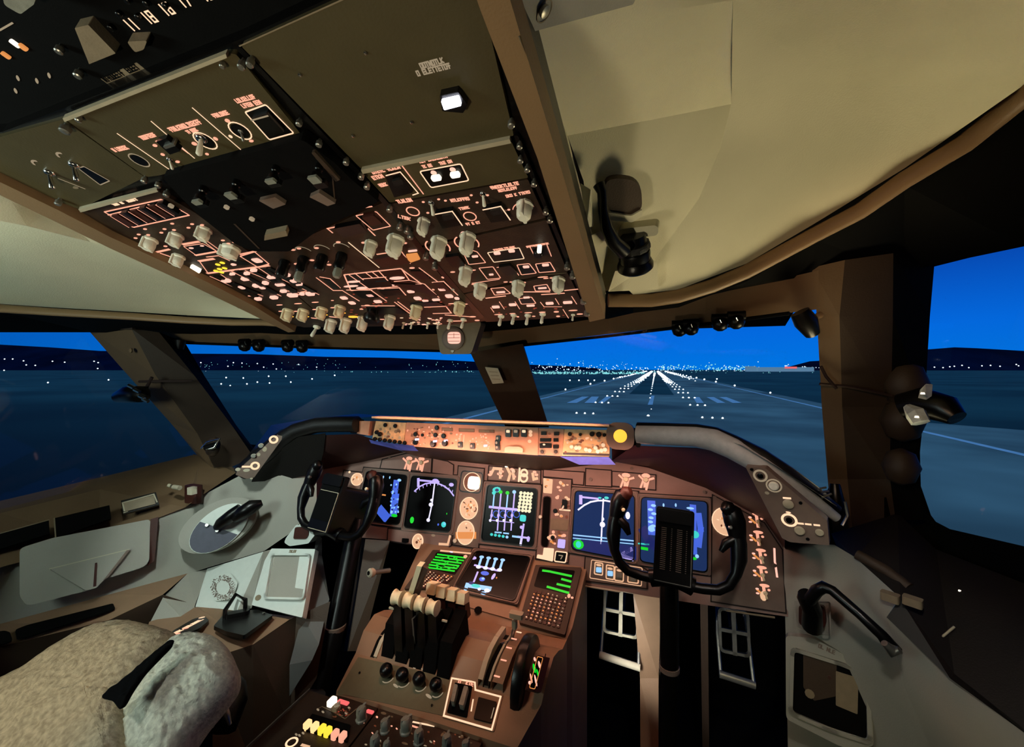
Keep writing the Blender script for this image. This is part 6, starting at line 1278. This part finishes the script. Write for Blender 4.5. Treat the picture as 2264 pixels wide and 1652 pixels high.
# --- seat with sheepskin
def puff(name, mm, outline, d, T_, up=(0,1,0), n=(0,-.35,1), seed=0, rings=30, par=None, pw=3, amp=.006, parent=None):
    c = cen(outline); pl = Plane(W(c[0], c[1], d), n, up); P0 = [pl.hit(*q) for q in outline]; C0 = pl.o
    Q = []
    N = len(P0)
    for i in range(N):
        for t in (0,.125,.25,.375,.5,.625,.75,.875):
            p0, p1, p2, p3 = P0[i-1], P0[i], P0[(i+1) % N], P0[(i+2) % N]
            Q.append(.5*((2*p1)+(p2-p0)*t+(2*p0-5*p1+4*p2-p3)*t*t+(3*p1-p0-3*p2+p3)*t**3))
    bm = bmesh.new(); rr = []
    for k in range(1, rings+1):
        s_ = k/rings; ring = []
        for q in Q:
            h = T_*(max(0, 1-s_**pw))**.5; v = C0+(q-C0)*s_+pl.n*h
            nz = noise.noise(v*26+Vector((seed,0,0)))*amp + noise.noise(v*120)*amp*.7
            ring.append(bm.verts.new(v+pl.n*nz))
        rr.append(ring)
    low = [bm.verts.new(C0+(q-C0)*.92-pl.n*T_*.7) for q in Q]; rr.append(low)
    c1 = bm.verts.new(C0+pl.n*T_)
    for i in range(len(Q)): bm.faces.new([c1, rr[0][i], rr[0][(i+1) % len(Q)]])
    for a_, b_ in zip(rr, rr[1:]):
        for i in range(len(Q)): bm.faces.new([a_[i], a_[(i+1) % len(Q)], b_[(i+1) % len(Q)], b_[i]])
    bm.faces.new(low)
    B_ = B.__new__(B); B_.bm = bm; B_.mats = []; B_.mi = 0
    return B_.obj(name, mm, None, smooth=True)
seat = root('pilot_seat', 'left pilot seat with pale grey sheepskin cover and rounded armrest', 'seat', Matrix.Translation(W(200,1560,.8)))
def sd(o): o.parent = seat; o.matrix_parent_inverse = seat.matrix_world.inverted(); return o
M['olive'] = mat('olive_seat_fabric', (120, 96, 44), .9, var=.15, scale=60, bump=.5, bscale=300)
sd(puff('backrest', 'fleece', [(-60,1560),(60,1480),(170,1410),(230,1384),(290,1377),(340,1386),(388,1402),(384,1425),(360,1465),(325,1520),(300,1580),(295,1640),(290,1720),(260,1800),(0,1800),(-100,1700)], .80, .055, n=(-.1,-.5,1), amp=.006))
sd(puff('armrest_cover', 'fleecelight', [(262,1560),(300,1520),(345,1465),(385,1425),(425,1407),(470,1408),(500,1430),(518,1462),(516,1500),(498,1530),(470,1565),(440,1600),(405,1650),(360,1720),(290,1720),(270,1640)], .78, .055, n=(-.1,-.55,1), seed=9, amp=.008))
sd(puff('seat_cushion', 'fleece', [(150,1600),(260,1570),(330,1600),(400,1660),(380,1780),(160,1780)], .74, .03, n=(-.1,-.5,1), seed=4, amp=.008))
sd(puff('seat_gap_shade', 'blackmatt', [(226,1541),(258,1515),(300,1478),(345,1442),(376,1416),(384,1422),(356,1452),(322,1488),(292,1530),(268,1568),(250,1552)], .72, .006, n=(-.1,-.5,1), amp=.003))  # black strip laid on the cushions in place of shade in the gap
b = B().m('black'); b.tube([W(470,1600,.86), W(500,1545,.90), W(515,1520,.93)], [.05,.045,.03], 12); sd(b.obj('seat_frame', smooth=60))
b = B().m('steel'); b.tube([W(468,1610,.80), W(484,1570,.82), W(492,1552,.84), W(500,1580,.82), W(508,1602,.82)], [.003,.006,.008,.007,.004], 8); sd(b.obj('armrest_lever', smooth=60))
# ================================================================ lamps and added fills
def area(name, loc, target, size, col, power, size_y=None):
    L = bpy.data.lights.new(name, 'AREA'); L.energy = power; L.color = srgb(*col)[:3]; L.size = size
    if size_y: L.shape = 'RECTANGLE'; L.size_y = size_y
    o = bpy.data.objects.new(name, L); COL.objects.link(o); o.location = loc
    o.rotation_euler = (Vector(target)-Vector(loc)).to_track_quat('-Z', 'Y').to_euler(); return o
def spot(name, loc, target, ang, col, power, blend=.5, r=.03):
    L = bpy.data.lights.new(name, 'SPOT'); L.energy = power; L.color = srgb(*col)[:3]; L.spot_size = math.radians(ang); L.spot_blend = blend; L.shadow_soft_size = r
    o = bpy.data.objects.new(name, L); COL.objects.link(o); o.location = loc
    o.rotation_euler = (Vector(target)-Vector(loc)).to_track_quat('-Z', 'Y').to_euler(); return o
spot('right_ceiling_uplight', (.42,1.10,-.22), (.12,.6,.4), 120, (255,236,185), 10.5, .8, .1)  # added low at the post base to shape light on the ceiling facets
spot('lever_fill', (-.62,.55,-.1), (-.58,.9,-.58), 34, (255,246,228), 4.5)  # added spot that brightens the lever tops
area('dome_light_left', (-1.2,-.35,.05), (-1.3,.6,.2), .3, (222,245,235), 7.5)
spot('overhead_fill', (-.35,-.3,-.45), (-.55,.5,.2), 74, (255,240,205), 17)  # added neutral fill for the overhead knobs and plates
spot('panel_flood_left', (-.62,1.0,-.08), (-.75,1.32,-.5), 110, (255,165,135), 1.3)
area('panel_flood', (-.35,1.10,-.25), (-.35,1.33,-.5), .75, (255,185,160), 1.7, .03)
spot('panel_flood_right', (.1,.8,.05), (.05,1.3,-.5), 70, (255,200,180), 1.4)
area('mode_panel_flood', (-.52,1.14,-.135), (-.52,1.18,-.2), .75, (255,170,125), .6, .01)
spot('pedestal_flood', (-.5,.75,.06), (-.5,1.0,-.7), 48, (255,170,125), 6.5)
spot('left_console_flood', (-1.05,.55,.10), (-1.25,1.1,-.6), 70, (225,240,234), 18)
spot('seat_light', (-.75,.0,.2), (-.88,.45,-.6), 54, (250,250,240), 7)
spot('seat_side_light', (-1.3,-.1,-.1), (-1.15,.32,-.62), 40, (255,190,60), 4.5)
spot('right_console_flood', (.15,.35,.15), (.36,1.05,-.85), 50, (240,232,218), 12)
spot('post_fill', (.05,.3,.12), (.55,1.05,.02), 60, (255,205,160), 5)  # added to lift the dark right window post
spot('right_roll_fill', (.0,.6,.0), (.15,1.0,-.2), 50, (240,245,240), 1.2)  # added to brighten the right padded roll
area('lower_overhead_glow', (-.55,.75,-.02), (-.5,.7,.15), .5, (255,120,60), .12, .15)
spot('console_low_fill', (.3,.3,-.3), (.42,.9,-1.0), 60, (255,225,90), 2.0)  # added yellow spot for the lower right wall
spot('pedal_fill', (-.1,1.12,-.82), (.06,1.45,-.86), 84, (240,240,235), 5.0)  # added to brighten the rudder pedals
S = bpy.data.lights.new('ground_fill_sun', 'SUN'); S.energy = 2.2; S.color = srgb(92, 148, 200)[:3]; S.angle = .05  # added sun lamp that tints and brightens the ground outside
o = bpy.data.objects.new('ground_fill_sun', S); COL.objects.link(o); o.rotation_euler = Vector((.05, .45, -.9)).to_track_quat('-Z', 'Y').to_euler()
